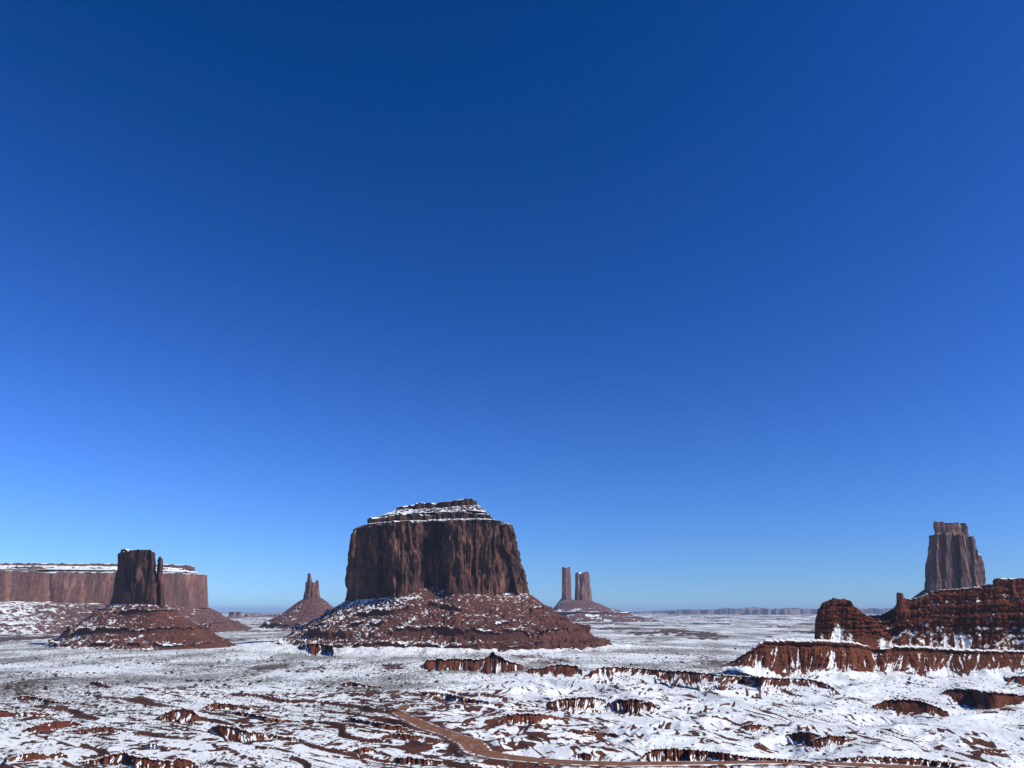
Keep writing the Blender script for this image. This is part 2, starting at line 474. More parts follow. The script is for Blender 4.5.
# ------------------------------------------------------------------ rock bands: open strip following a traced rim
def strip_mesh(name, trace, m, prof, rows, mode='ground', Yfun=None, zbase=None, k=0.12, seed=0.0, gully=0.35, lam=5.0, rough=0.35,
               jag=0.35, foot_snow=0.5, face_snow=-1.0, strat=0.0, strat_lam=2.5, step=0.5, tail=4.0, bury=0.6, top_snow=1.0, depth=None, mid_snow=None, streak=None, chunk=0.5, foot_jag=0.0):
    """trace rows: px, py_rim, py_foot. prof rows: (w, h): w = 0 at the foot, 1 at the rim, beyond 1 behind it"""
    T = np.array(trace, float)
    N = int(np.clip((T[-1, 0] - T[0, 0]) / step, 30, 900))
    px = np.linspace(T[0, 0], T[-1, 0], N)
    yt = np.interp(px, T[:, 0], T[:, 1]); yb = np.interp(px, T[:, 0], T[:, 2])
    sarr = px
    yts = yt.copy()
    yt = yt + jag * (np.tanh(3 * n2(sarr / 3.1 + seed, seed + 0.5)) * 0.7 + 0.6 * n2(sarr / 1.2, seed + 7.5)) * np.clip((yb - yt) / 4, 0.2, 1)
    yb = yb + foot_jag * (n2(px / 5.0 + seed, 3.1 + seed) + 0.7 * n2(px / 2.0, 5.5 + seed))
    if mode == 'ground':
        Yb = Yof(yb, 0.0)
        for _ in range(3):
            zb = land(Xof(px, Yb, 0.0), Yb, False)
            Yb = Yof(yb, zb)
        zb = land(Xof(px, Yb, 0.0), Yb, False)
        Ytop = Yof(np.minimum(yts, yb - 0.3), zb)
        Yr = Yb + np.maximum(k * (Ytop - Yb), 0.6)
    else:
        Yb = Yfun(px) if callable(Yfun) else np.full(N, float(Yfun))
        zb = Zof(yb, Yb)
        Yr = Yb + (depth(px) if callable(depth) else depth)
    zr = np.maximum(Zof(yt, Yr), zb + 0.05)
    if N > 40:
        ker = np.ones(5) / 5
        Yb = np.convolve(np.pad(Yb, 2, mode='edge'), ker, 'valid'); Yr = np.convolve(np.pad(Yr, 2, mode='edge'), ker, 'valid')
    H = zr - zb
    P = np.array(prof)
    # sample the profile evenly by length
    hscale = 1.0
    dl = np.r_[0, np.cumsum(np.hypot(np.diff(np.minimum(P[:, 0], 2.5)), np.diff(P[:, 1])))]
    tt = np.linspace(0, dl[-1], rows)
    w = np.interp(tt, dl, P[:, 0])[:, None]; h = np.interp(tt, dl, P[:, 1])[:, None]
    W = (Yr - Yb)
    back = np.maximum(w - 1, 0)
    Y = Yb + W * np.minimum(w, 1) + back * np.maximum(H, 1.0) * tail
    z = zb + H * h
    a = 1 / m
    X = Xof(px, Y, zb + H * np.clip(h, 0, 1))
    inface = np.clip(1 - np.abs(w - 0.35) / 0.9, 0, 1)
    wp = 0.8 * n2(px / (lam * 2.2) + seed, 0.5 + seed)
    pxo = px
    px = px + (1 - np.clip(w, -0.2, 1.05)) * (7 * n2(px / 24 + seed, 0.3 + seed) + 2.5) * min(1.0, N / 150)
    fine_rib = n2(px / 2.6 + seed, seed + 0.9 * w) + 0.6 * n2(px / 1.3 + seed, seed + 2 + 0.9 * w)
    g = 0.6 + 1.1 * n2(px / lam + seed * 3 + wp, seed + 0.5 * w) + 0.5 * (0.4 - 2 * np.abs(n2(px / (lam * 1.7) + seed * 2 + wp, seed + 0.4 * w)))
    g2 = 1 - 2 * np.abs(n2(px / (lam * 0.42) + seed * 5 + 0.6 * w, seed + 2.7))
    Y = Y - W * gully * (g - 0.4) * inface * 2.0 - W * gully * 0.7 * (g2 - 0.4) * inface
    Y = Y - W * 0.10 * fine_rib * inface
    if strat:
        Y = Y - strat * m * (np.tanh(4 * n2(z * a / strat_lam, seed + px / 60)) + 0.5 * n2(z * a / (strat_lam * 0.4), seed + 3 + px / 30)) * np.clip(4 * h, 0, 1) * (w < 1.05)
    rn = n3(X * a / 2.0, Y * a / 2.0, z * a / 1.4) + 0.6 * n3(X * a / 0.9, Y * a / 0.9, z * a / 0.7)
    Y = Y + rough * m * rn * (w > -0.3)
    z = z + 0.35 * rough * m * rn * np.clip(h * 3, 0, 1)
    z = z + (w > 1) * 0.25 * m * n2(X / (4 * m), Y / (4 * m))
    Y = Y - chunk * m * (np.tanh(6 * n3(X * a / 6, Y * a / 6, z * a / 3.0 + seed)) + 0.6 * np.tanh(6 * n3(X * a / 2.8 + 5, Y * a / 2.8, z * a / 1.6 + seed))) * np.clip(4 * h, 0, 1) * (w < 1.05)
    # ends run into the ground
    e = np.minimum(np.arange(N), np.arange(N)[::-1]) / max(4.0, N * 0.03)
    z = z - bury * m * 0.6 * (1 - np.clip(e, 0, 1))
    z[0] -= bury * m; z[-1] -= bury * m
    V = np.stack([X, Y, z], -1)
    n = normals(V); nz = np.abs(n[..., 2])
    fb = n2(px / 6 + seed, seed + h * 3)
    snow = top_snow * ss(0.82, 0.96, nz + 0.05 * rn) * ((w > 0.965) | (h > 0.99))
    snow = np.where(w > 1.03, np.maximum(snow, top_snow * (0.85 + 0.5 * n2(X * a / 6, Y * a / 6))), snow)
    foot = foot_snow + 0.9 * (0.35 - g) + 0.5 * (0.4 - g2) + 0.4 * fb - 2.2 * h + 0.35 * rn + 0.35 * fine_rib
    snow = np.where(w < 1.0, np.maximum(snow, foot), snow)
    if streak is not None:                            # snow caught in the furrows of the face
        fur = streak - 0.9 * fine_rib - 0.5 * (g - 0.5) + 0.5 * n2(pxo / 9 + seed, 2.0 * w + seed) + 0.25 * rn + 0.5 * (0.55 - np.clip(h, 0, 1))
        nsx = n[..., 0] * np.sign(n[..., 2] + 1e-9)
        snow = np.where((w < 0.9) & (w > -0.5), np.maximum(snow, 0.5 + fur - 0.7 * np.maximum(0, -nsx)), snow)
    if mid_snow is not None:
        pp, qq = PXY(X, Y, z)
        snow = np.where(w < 1.0, np.maximum(snow, mid_snow(pp, qq, h, g, rn, nz)), snow)
    return grid_mesh(name, V, False, None, {'snow': snow})

# ================================================================== materials used
m_c = 1850 / F
M_cliff = rock('sandstone_cliff', (0.150, 0.068, 0.046), (0.075, 0.036, 0.028), (0.014, 0.010, 0.012), m_c, 0.9, 0.2)
M_cap = rock('shale_caprock', (0.085, 0.042, 0.033), (0.065, 0.032, 0.027), (0.03, 0.02, 0.02), m_c, 0.2, 0.5)
M_talus = rock('red_talus', (0.16, 0.063, 0.043), (0.115, 0.046, 0.033), (0.05, 0.024, 0.022), m_c, 0.0, 0.3)
M_mesa = rock('pink_sandstone', (0.25, 0.122, 0.088), (0.19, 0.092, 0.07), (0.075, 0.05, 0.048), 4.8, 0.55, 0.12)
M_mtal = rock('mauve_talus', (0.19, 0.09, 0.075), (0.15, 0.075, 0.062), (0.08, 0.04, 0.035), 4.8, 0.0, 0.3)
M_rbutte = rock('brown_sandstone', (0.21, 0.115, 0.085), (0.15, 0.083, 0.065), (0.028, 0.02, 0.022), 3.6, 0.6, 0.12)
M_red = rock('rust_red_rock', (0.20, 0.058, 0.024), (0.15, 0.043, 0.019), (0.05, 0.018, 0.011), 1.5, 0.0, 0.55)
M_ledge = rock('rust_red_ledge_rock', (0.19, 0.058, 0.026), (0.135, 0.041, 0.02), (0.05, 0.018, 0.012), 0.8, 0.0, 0.4)
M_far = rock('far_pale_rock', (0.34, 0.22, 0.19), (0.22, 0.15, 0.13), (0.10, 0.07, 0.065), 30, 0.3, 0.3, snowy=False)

# ledges traced as px, py of the rim, py of the foot
LEDGES = [
 ('rust red outcrop with a pointed knob, standing in snow below the central butte', 1.2, [(422,664,668),(428,659,669),(450,658.5,670),(470,659,670.5),(484,658,671),(488,655,672),(493,651.6,672.5),(498,655,672.5),(506,660,672),(515,662,671),(525,666,669)]),
 ('short brown ledge with snow streaks, just right of the outcrop with the pointed knob', 1.2, [(527,669,673),(543,667,674),(560,664,674.5),(575,665,674.5),(582,670,674)]),
 ('very long dark rimmed scarp with red gullies, crossing the right middle ground', 1.1, [(582,678,680),(591,671,680),(599,667,679),(618,666.5,677),(640,668,679),(665,670,684),(690,671,686),(716,674,684),(740,676,683),(760,676.5,688),(780,678,690),(800,678,690),(815,680,690),(828,684,694),(840,693,696)]),
 ('bare red mound broken by snow, left of the smooth red slope at the right edge', 0.9, [(872,706,708),(885,700,709),(900,699,712),(915,699,713),(930,703,714),(948,712,716)]),
 ('smooth dark red slope under a black rim, near the right edge', 0.9, [(938,694,697),(948,689.5,700),(958,688,703),(970,689,706.5),(983,690.5,709.5),(995,692,709),(1010,693.5,705),(1024,695,703),(1045,697,701)]),
 ('small red bank cut off by the right edge, just under the long scarp', 1.0, [(1001,679,681.5),(1015,676,683),(1024,676,685),(1045,677,685),(1060,680,684)]),
 ('short thin red bank in smooth snow at the lower right', 0.6, [(972,751,753),(985,749,753.5),(1000,749,753),(1010,751,752.5)]),
 ('black shaded bank along the road at the lower right', 0.6, [(835,758,760),(860,756,761.5),(890,757,762.5),(920,758,765),(950,762,768),(975,767,769)]),
 ('dull red bank above the road\'s far right stretch, beside ribbed snow', 0.7, [(812,740,746),(830,734.5,746.5),(845,736,744),(858,738,740)]),
 ('widest red bank along the road at the bottom, tallest at its left end', 0.6, [(640,758,761.5),(652,749,761.5),(670,748,761.5),(690,749.5,761),(720,752,760.5),(750,757,760.5),(790,759.5,762.5),(835,763,764.5)]),
 ('small ribbed red patch in the middle of the right snow mounds', 0.75, [(740,726,729),(752,724,731),(765,725,730),(777,728,730)]),
 ('red ribbed bank right of the small ribbed patch on the right snow mounds', 0.7, [(786,735,741),(800,731,743),(815,733,743),(828,739,745)]),
 ('dark red patch on the snow left of the right mounds, under the long scarp', 0.9, [(632,706,710),(642,702,711),(652,703,712),(660,708,711)]),
 ('fan of red ribs through snow, the left one of two', 0.9, [(546,703,708),(560,698,710),(580,697,710),(592,697,709),(606,699,708)]),
 ('fan of red ribs through snow, the right one of two', 0.9, [(607,704,710),(620,698,712),(635,699,713),(652,702,711)]),
 ('smooth rust bank with a dark rim, right of the top of the dirt road', 0.8, [(496,724,726),(508,714,723.5),(525,713,723.5),(545,714,721.5),(560,717,720.5),(574,718.5,719.5)]),
 ('thin broken dark ledge below the smooth rust bank', 0.7, [(570,729,733),(590,731,735),(605,732,737.5),(620,735,738)]),
 ('small black hump beside the lower edge of the road', 0.6, [(570,757.5,759),(578,753,759.5),(585,752,759.5),(594,756.5,759.5)]),
 ('short dark ledge at the upper left end of the road terraces', 1.0, [(340,684,685.5),(352,681,686),(365,685,687.5),(384,687,688)]),
 ('long thin dark ledge climbing left, above the top of the road', 0.95, [(416,691.5,694),(435,692,695.5),(450,694,699),(465,698,702),(480,700,703.5),(494,703,704.5)]),
 ('bare brown strip slanting toward the left side of the dirt road', 0.75, [(346,717,719),(365,720,724.5),(385,724,729.5),(400,726,731),(409,729,731)]),
 ('dark ledge at the left side of the road, above a bare patch', 0.7, [(381,736,737.5),(395,733,738.5),(420,736,740),(443,739,741)]),
 ('little dark hump in snow, left of the bare patch by the road', 0.65, [(352,751,752.5),(362,747,753.5),(370,747,753.5),(379,752,753.5)]),
 ('broken dark ledge under the bare patch, at the bottom left of the road', 0.6, [(396,758,761),(410,757,763),(425,759,763),(443,761,763)]),
 ('peaked brown mound with snow stripes, in the left foreground', 0.8, [(156,717,719.5),(170,711,721),(180,708,722.5),(190,709,722.5),(201,717,721)]),
 ('thin red ledge with white breaks, behind the striped peaked mound', 0.85, [(201,708,710),(215,702,709.5),(225,703,709.5),(245,706,710.5),(262,709,711.5),(280,710.5,711.5)]),
 ('long thin dark ledge just right of the striped peaked mound', 0.8, [(232,711.5,714),(245,712,716.5),(262,716,721),(280,719,722.5),(303,721.5,722.5)]),
 ('long stepped red ledge with gullies, below the striped peaked mound', 0.7, [(208,729,732),(220,725,736),(235,727,741),(243,729,742),(250,731,741),(270,734,739),(290,737,741.5),(308,741,742.5)]),
 ('big dark broken bank cut by the bottom edge at the left', 0.6, [(80,762,765),(100,758,764),(112,754,765),(124,752,764),(135,756,769),(150,758,770),(170,761,771),(180,757.5,770),(190,760,770),(199,766,768)]),
 ('upper thin dark ledge at the left edge of the plain', 0.95, [(12,698,699.5),(25,695,700.5),(40,698,702),(55,701,703.5),(72,702.5,703.5)]),
 ('lower thin dark ledge touching the left edge', 0.9, [(-20,709,717),(0,710,717),(15,712,716.5),(35,712.5,716.5),(60,714.5,716)]),
 ('smooth red bank slanting up to the right, near the left edge', 0.8, [(22,730.5,732),(40,724,732.5),(55,721,730),(68,720,727),(82,723.5,725)]),
 ('low broken red bank right of the slanting smooth bank at the left', 0.75, [(63,731,732.5),(85,729,732.5),(105,726,732),(127,729.5,731.5)]),
 ('short dark bar of rock in snow above the big broken bank at the bottom', 0.65, [(138,745,747),(150,744,748.5),(165,746,749.5),(181,748,749)]),
 ('wavy red bank at the bottom left corner', 0.6, [(5,759,761.5),(20,755,760.5),(33,752,760.5),(48,755,759),(62,752,758),(69,757,758)]),
 ('small black ledge standing alone on the brushy left plain', 1.1, [(90,682.5,684),(97,681,686),(104,684,687.5),(112,687,688)]),
 ('flat dark band of rock at the left foot of the central butte', 1.9, [(300,644.3,645.2),(307,643.2,645.8),(320,643.4,646),(333,645.2,645.9)]),
]

# ================================================================== ground
BARE = [(440,724,125,36,.50),(560,735,80,22,.55),(250,735,90,24,.42),(100,745,120,26,.36),(360,698,70,12,.62),(680,705,60,18,.30),(640,690,150,10,.25),
        (417,747,17,6,1.3),(368,724,34,6,.7),(760,735,90,18,.44),(900,740,110,14,.36),(60,700,90,16,.36),(170,690,60,8,.35),(330,735,60,22,.42),(720,682,100,6,.45),(985,700,40,10,.40)]
def build_ground():
    az_d = np.radians(np.linspace(-43, 43, 1500))
    az_c = np.radians(np.linspace(43, 317, 90)[1:-1])
    az = np.concatenate([az_d, az_c])
    ys = np.arange(790, 616, -0.42)
    r1 = Yof(ys, 0.0)
    r0 = np.concatenate([np.linspace(0.5, 110, 45), np.linspace(118, r1[0] - 6, 28)])
    r2 = np.geomspace(r1[-1] * 1.05, 90000, 40)
    r = np.concatenate([r0, r1, r2])
    A, Rr = np.meshgrid(az, r)
    X = Rr * np.sin(A); Y = Rr * np.cos(A)
    Z = land(X, Y)
    Z = np.where(Rr > 3600, Z + 0, Z)
    V = np.stack([X, Y, Z], -1)
    n = normals(V, True); n *= np.sign(n[..., 2:3] + 1e-12)
    nz, nx, ny = n[..., 2], n[..., 0], n[..., 1]
    steep = np.sqrt(np.maximum(0, 1 - nz * nz)) / np.maximum(nz, 0.05)
    # where the snow lies
    q = X / np.maximum(Y, 1)
    B = ss(-0.16, 0.03, q) * ss(1075, 1000, Y)
    plain = 0.30 * fbm2(X / 300, Y / 420, 4, 0.6) + 0.22 * fbm2(X / 40, Y / 60, 3, 0.6)
    near = ss(1100, 700, Rr)
    fine = 0.35 * fbm2(X / 9, Y / 16, 3, 0.7)
    snow = 0.80 + 0.55 * plain + near * 0.5 * fine
    snow = snow + 0.12 * B - near * (1.5 - 1.0 * B) * ss(0.22 + 0.18 * B, 0.6 + 0.2 * B, steep + 0.10 * fine) * (1 + 0.3 * fbm2(X / 30, Y / 30, 2)) - near * (1 - 0.6 * B) * 0.5 * np.maximum(0, nx)
    # melted ribs running down the flanks of the snow mounds
    ra = n2((X * 0.97 + Y * 0.22) / 3.0 + 0.8 * n2(X / 20, Y / 30), (-X * 0.22 + Y * 0.97) / 55)
    rb = n2((X * 0.97 - Y * 0.24) / 3.4 + 0.8 * n2(X / 20, Y / 30 + 5), (X * 0.24 + Y * 0.97) / 45)
    zone = n2(X / 46, Y / 60 + 4) + 0.5 * n2(X / 17, Y / 22)
    rib = np.maximum(ss(0.14, 0.34, ra) * ss(0.06, 0.3, zone), ss(0.16, 0.36, rb) * ss(0.2, 0.45, -zone))
    snow = snow - 1.0 * B * rib
    # striking bare streaks on the left foreground
    T_, am_, fr_, fr2_, am2_ = scarps(X, Y, q)
    jit = np.clip(0.55 + 0.55 * n2(X / 5, Y / 8) + 0.5 * n2(X / 2.1, Y / 4), 0, 1.2)
    snow = snow - T_ * (0.75 * ss(0.45, 0.8, am_ * jit * 1.7) * ss(0.15, 0.09, fr_) + 0.55 * ss(0.4, 0.75, am2_ * jit * 1.7) * ss(0.24, 0.13, fr2_))
    st = (X * 0.76 - Y * 0.65); p = (X * 0.62 + Y * 0.78)
    streak = n2(st / 70, p / 7) + 0.6 * n2(st / 24 + 9, p / 3.2)
    T = ss(0.12, -0.08, q) * ss(1000, 760, Y)
    snow = snow - T * 0.55 * ss(0.3, 0.8, streak + 0.35 * n2(X / 90, Y / 90))
    mid = ss(820, 600, Y) * ss(-0.25, -0.1, q) * ss(0.2, 0.02, q)
    snow = snow - mid * 0.7 * ss(0.15, 0.6, n2(X / 26, Y / 20) + 0.5 * n2(X / 7, Y / 8))
    wet = road_w(X, Y)
    pxs, pys = PXY(X, np.maximum(Y, 5.0), Z)
    cov = 0.08 * B
    for (cx, cy, rx, ry, am) in BARE:
        cov = np.maximum(cov, am * ss(1.35, 0.55, np.hypot((pxs - cx) / rx, (pys - cy) / ry)))
    for (_, _, tr) in LEDGES:
        a_ = np.array(tr); hw = (a_[-1, 0] - a_[0, 0]) / 2
        yf = np.interp(pxs, a_[:, 0], a_[:, 2])
        cov = np.maximum(cov, 0.62 * ss(1.25, 0.8, np.abs(pxs - a_[:, 0].mean()) / hw) * ss(6.5, 1.0, np.abs(pys - yf - 1.5)))
    nb = n2(X / 13, Y / 15) + 0.6 * n2(X / 5 + 3, Y / 6) + 0.35 * n2(X / 2, Y / 2.6)
    thr = 0.95 - 1.35 * cov
    snow = snow - near * 0.85 * ss(thr - 0.15, thr + 0.15, nb) * (Y > 5)
    snow = np.clip(snow, 0.12 + 0.16 * n2(X / 3, Y / 6), 1.05) * (1 - wet) + wet * 0.3
    snow = snow - 0.8 * ss(25000, 60000, Rr)
    # bare earth swathes across the far plain
    sw = n2(X / 420 + 5, Y / 700 + 2) + 0.5 * n2(X / 130, Y / 260)
    sv = n2(X / 130 + 3, Y / 260 + 8) + 0.6 * n2(X / 38, Y / 90)
    snow = snow - ss(760, 900, Rr) * ss(1900, 1500, Rr) * (1 - B) * 0.42 * ss(0.25, 0.75, sv + 0.55 * n2(X / 7, Y / 17) + 0.4 * n2(X / 3, Y / 8))
    snow = snow - ss(1300, 1900, Rr) * 0.7 * ss(0.12, 0.55, sw + 0.5 * n2(X / 22, Y / 60))
    # sagebrush cover greys the plain in front of the buttes
    brush = ss(620, 1000, Rr + 260 * n2(X / 200, Y / 200)) * (1 - 0.9 * B) * np.clip(0.58 + 0.42 * fbm2(X / 160 + 7, Y / 260, 4, 0.6), 0, 1)
    db = np.hypot((X - BUTTE_X) / 1.25, Y - BUTTE_Y)
    brush = brush * (1 - 0.75 * ss(430, 330, db))
    me = grid_mesh('ground', V, True, None, {'snow': snow, 'brush': brush, 'bare': wet}, smooth=True)
    M = Mat('snowy_desert_ground')
    soil = M.mix(M.rng(M.noise(0.03), 0.35, 0.65), (0.125, 0.043, 0.023), (0.075, 0.029, 0.018))
    soil = M.mix(M.rng(M.noise(0.5, detail=3), 0.4, 0.7, 0, 0.7), soil, (0.04, 0.021, 0.016))
    nf = M.math('SUBTRACT', M.noise(0.45, (1, 0.6, 1), 5, 0.8), 0.5)
    f = M.math('ADD', M.attr('snow'), M.math('MULTIPLY', nf, 1.0))
    sn_ = M.mix(M.rng(M.noise(0.02), 0.35, 0.65), SNOW, (0.76, 0.775, 0.73))
    col = M.mix(M.rng(f, 0.34, 0.66), soil, sn_)
    # low sage and grass tufts standing through the snow
    tuft = M.math('ADD', M.noise(0.42, (1, 0.16, 1), 3, 0.75), M.math('MULTIPLY', M.math('ADD', M.attr('brush'), M.math('MULTIPLY', M.noise(0.022, (1, 0.4, 1), 5, 0.75), 0.9)), 0.42))
    sage = M.mix(M.rng(M.noise(0.05), 0.35, 0.65), (0.145, 0.135, 0.115), (0.10, 0.075, 0.06))
    col = M.mix(M.rng(tuft, 0.86, 1.0, 0, 0.8), col, sage)
    M.bump(M.noise(0.25, detail=5, rough=0.7), 0.35, 1.5)
    o = link('ground', me, M.out(col))
    tag(o, kind='structure')
build_ground()

# ------------------------------------------------------------------ dirt road
def build_road():
    rows = 29
    w = np.linspace(-0.04, 1.04, rows)[:, None]
    X = RL[:, 0] + (RR[:, 0] - RL[:, 0]) * w; Y = RL[:, 1] + (RR[:, 1] - RL[:, 1]) * w
    Z = np.full_like(X, -0.5) + 0.22 + 0.10 * n2(X / 5, Y / 5)
    Z[0] -= 0.6; Z[-1] -= 0.6
    c = np.abs(w - 0.5) * 2
    edge = c + 0.25 * n2(X / 4, Y / 4) + 0.12 * n2(X / 1.5, Y / 1.5)
    snow = ss(0.88, 1.05, edge) * 0.9 + 0.45 * ss(0.25, 0.5, n2(X / 7 + 3, Y / 16))
    rut = np.exp(-((np.abs(w - 0.5) - 0.17) / 0.05) ** 2) * (0.6 + 0.6 * n2(X / 9, Y / 14)) + 0 * X
    Z = Z - 0.12 * rut
    me = grid_mesh('road', np.stack([X, Y, Z], -1), False, None, {'snow': snow, 'rut': rut}, smooth=True)
    M = Mat('packed_dirt')
    col = M.mix(M.rng(M.noise(0.12, detail=5), 0.35, 0.65), (0.27, 0.128, 0.068), (0.18, 0.08, 0.045))
    col = M.mix(M.rng(M.noise(0.6, (1, 0.3, 1)), 0.5, 0.75, 0, 0.5), col, (0.12, 0.055, 0.035))
    col = M.mix(M.math('MULTIPLY', M.attr('rut'), 0.7), col, (0.10, 0.045, 0.028))
    f = M.math('ADD', M.attr('snow'), M.math('MULTIPLY', M.math('SUBTRACT', M.noise(0.6, detail=4), 0.5), 0.5))
    col = M.mix(M.rng(f, 0.45, 0.6), col, SNOW)
    o = link('road', me, M.out(col)); tag(o, kind='structure')
build_road()

# ================================================================== central butte
def set_parts(root, parts):
    for name, me, mat in parts:
        rebase(me, root.location); link(name, me, mat, root)

YF = 1800
#        bx    Y     yb    tx    yt    toex toeY
CB = [(345, 1930, 599, 353.5, 527, 262, 1930),
      (346, 1880, 600, 353.5, 526.5, 262, 1800),
      (349, 1852, 600, 357, 525.5, 277, 1700),
      (368, 1832, 599, 370, 524, 318, 1640),
      (391, 1808, 597, 390, 522.5, 352, 1612),
      (392.5, 1776, 597, 392, 522, 362, 1606),
      (405, 1780, 595, 404, 521.5, 380, 1598),
      (420, 1794, 590, 420, 521, 402, 1588),
      (422.5, 1822, 587, 423, 521, 415, 1580),
      (433, 1824, 584.5, 433, 521, 430, 1576),
      (447, 1826, 588, 448, 521, 448, 1572),
      (449, 1780, 591, 450, 520.5, 460, 1570),
      (468, 1790, 594, 468, 520, 486, 1568),
      (490, 1808, 595, 488, 519.5, 520, 1568),
      (503, 1822, 595, 496, 519.5, 556, 1578),
      (508, 1862, 594, 499, 519.5, 575, 1600),
      (512, 1868, 593, 503, 519.5, 592, 1626),
      (517, 1850, 592, 507, 520.5, 610, 1665),
      (527.5, 1880, 591, 511.5, 523, 628, 1770),
      (526, 1960, 590, 509, 522, 618, 2010),
      (500, 2080, 590, 492, 522, 540, 2250),
      (430, 2110, 590, 430, 522, 430, 2300),
      (368, 2060, 595, 372, 524, 320, 2230)]
root = thing('sandstone_butte', 'massive flat topped central butte, the biggest rock, with snowy ledges on its summit', 'butte', (BUTTE_X, 1900, 0))
me, _ = cliff_mesh('cliff', CB, YF, 1100, 190, m_c, 1.45, 1.15, 0.05, 1.0, dome=2.5, face_snow=-0.2)
set_parts(root, [('cliff', me, M_cliff)])
def cb_bias(px, v):
    b = -0.20 + 0.10 * ss(470, 400, px) - 0.32 * ss(520, 570, px) + 0.30 * ss(0.84, 0.98, v) * ss(480, 400, px) - 0.25 * ss(0.7, 0.8, v) * ss(470, 520, px) + 0.10 * ss(0.3, 0.05, v)
    return b - 0.25 * ss(0.16, 0.04, v) * ss(415, 425, px) * ss(470, 455, px)
me = skirt_mesh('talus_slope', CB, YF, 1000, 210, m_c,
    [(0, 1.0), (0.10, 0.87), (0.24, 0.68), (0.3, 0.63), (0.55, 0.36), (0.64, 0.30), (0.70, 0.20), (0.9, 0.05), (1, 0)],
    2.0, cb_bias, ledge=[(0.27, 4.0, 26, 0.0), (0.45, 2.0, 16, 0.15), (0.66, 5.5, 40, -0.25), (0.86, 3.0, 18, 0.05)], gully=2.9, rough=0.75)
set_parts(root, [('talus_slope', me, M_talus)])
# summit layers, each with its snowy bench
T1 = [(366, 1870, 523, 369, 517, 356, 1860, 525.5), (372, 1845, 522.5, 374, 517.6, 360, 1836, 525), (400, 1828, 521, 400, 513.6, 394, 1800, 522.5),
      (430, 1836, 519.5, 430, 514.9, 430, 1826, 521.5), (455, 1826, 519, 455, 511.5, 460, 1803, 521), (480, 1830, 518.5, 480, 513.1, 488, 1806, 520),
      (493, 1850, 518, 491, 513.5, 502, 1840, 520), (494, 1900, 518, 492, 514, 508, 1890, 521), (480, 2030, 518, 478, 513, 490, 2060, 521), (380, 2020, 522, 384, 516, 368, 2030, 524)]
me, _ = cliff_mesh('summit_layer', T1, 1828, 600, 30, m_c, 1.2, 1.0, 0.02, 3.0, dome=3, strat=0.3)
set_parts(root, [('summit_layer', me, M_cap)])
me = skirt_mesh('snowy_bench', T1, 1828, 500, 26, m_c, [(0, 1), (1, 0)], 5.0, lambda p, v: 0.0, gully=0.7, rough=0.9, sp_amp=0.9)
set_parts(root, [('snowy_bench', me, M_cap)])
T2 = [(395, 1900, 508.5, 397, 506, 376, 1880, 516.5), (400, 1880, 509, 402, 506.3, 384, 1855, 515.5), (420, 1872, 509, 420, 503.2, 408, 1838, 515), (436, 1872, 508.5, 436, 503.2, 434, 1844, 514.2),
      (455, 1868, 506.5, 455, 499.8, 458, 1834, 513), (472, 1872, 504.5, 472, 499, 482, 1842, 512.5), (478.5, 1890, 503.5, 477, 500, 490, 1866, 514),
      (477, 1940, 504, 475, 500, 490, 1930, 514), (455, 1990, 506, 455, 501, 460, 2030, 514), (405, 1990, 508, 407, 505, 390, 2020, 516)]
me, _ = cliff_mesh('summit_layer', T2, 1872, 500, 30, m_c, 0.8, 1.0, 0.02, 4.0, dome=1.5, strat=0.3)
set_parts(root, [('summit_layer', me, M_cap)])
me = skirt_mesh('snowy_bench', T2, 1872, 500, 30, m_c, [(0, 1), (1, 0)], 6.0, lambda p, v: 0.0, gully=1.0, rough=1.1, sp_amp=0.9)
set_parts(root, [('snowy_bench', me, M_cap)])

# ================================================================== left butte with its thumb spire
YL = 1850
LB = [(110, 1915, 603, 117.5, 553, 36, 1915), (110.5, 1890, 603.5, 118, 552.5, 40, 1800), (113, 1878, 604, 119, 551.5, 52, 1735), (122, 1866, 604, 123, 550.8, 78, 1700),
      (136, 1852, 604, 135, 550.5, 116, 1682), (148, 1842, 604, 146, 550.2, 150, 1676), (155, 1842, 604.5, 151.5, 550.5, 182, 1684), (157.5, 1862, 604.5, 153.5, 553, 214, 1706),
      (158, 1890, 604, 154, 553, 236, 1752), (156, 1930, 604, 152.5, 552, 246, 1850), (150, 1965, 604, 148, 552, 225, 2010), (125, 1975, 604, 127, 552, 130, 2090), (113, 1950, 604, 119, 552, 55, 2040)]
root = thing('sandstone_butte', 'dark shaded butte with a thin lit spire at its right, on a stepped red cone', 'butte', (Xof(136, 1900, 0), 1900, 0))
me, _ = cliff_mesh('cliff', LB, YL, 520, 130, m_c, 0.62, 1.3, 0.05, 7.0, dome=1.0, fr=0.75)
set_parts(root, [('cliff', me, M_cliff)])
SP = [(154.5, 1876, 604.5, 157.6, 558.8), (157, 1860, 604.5, 158.2, 557.2), (161, 1856, 604.5, 160.4, 556.4), (164, 1862, 604.5, 162.0, 557.6), (165.5, 1876, 604.5, 162.4, 559), (160, 1890, 604.5, 160, 557.5)]
me, _ = cliff_mesh('spire', SP, YL, 180, 130, m_c, 0.3, 1.5, 0.2, 8.3, dome=0.4, fr=0.5)
set_parts(root, [('spire', me, M_cliff)])
def lb_bias(px, v):
    return -0.30 + 0.24 * ss(0.12, 0.0, v) + 0.30 * ss(0.78, 0.98, v) * ss(190, 150, px) - 0.2 * ss(150, 210, px) + 0.14 * ss(0.2, 0.5, v) * ss(160, 120, px)
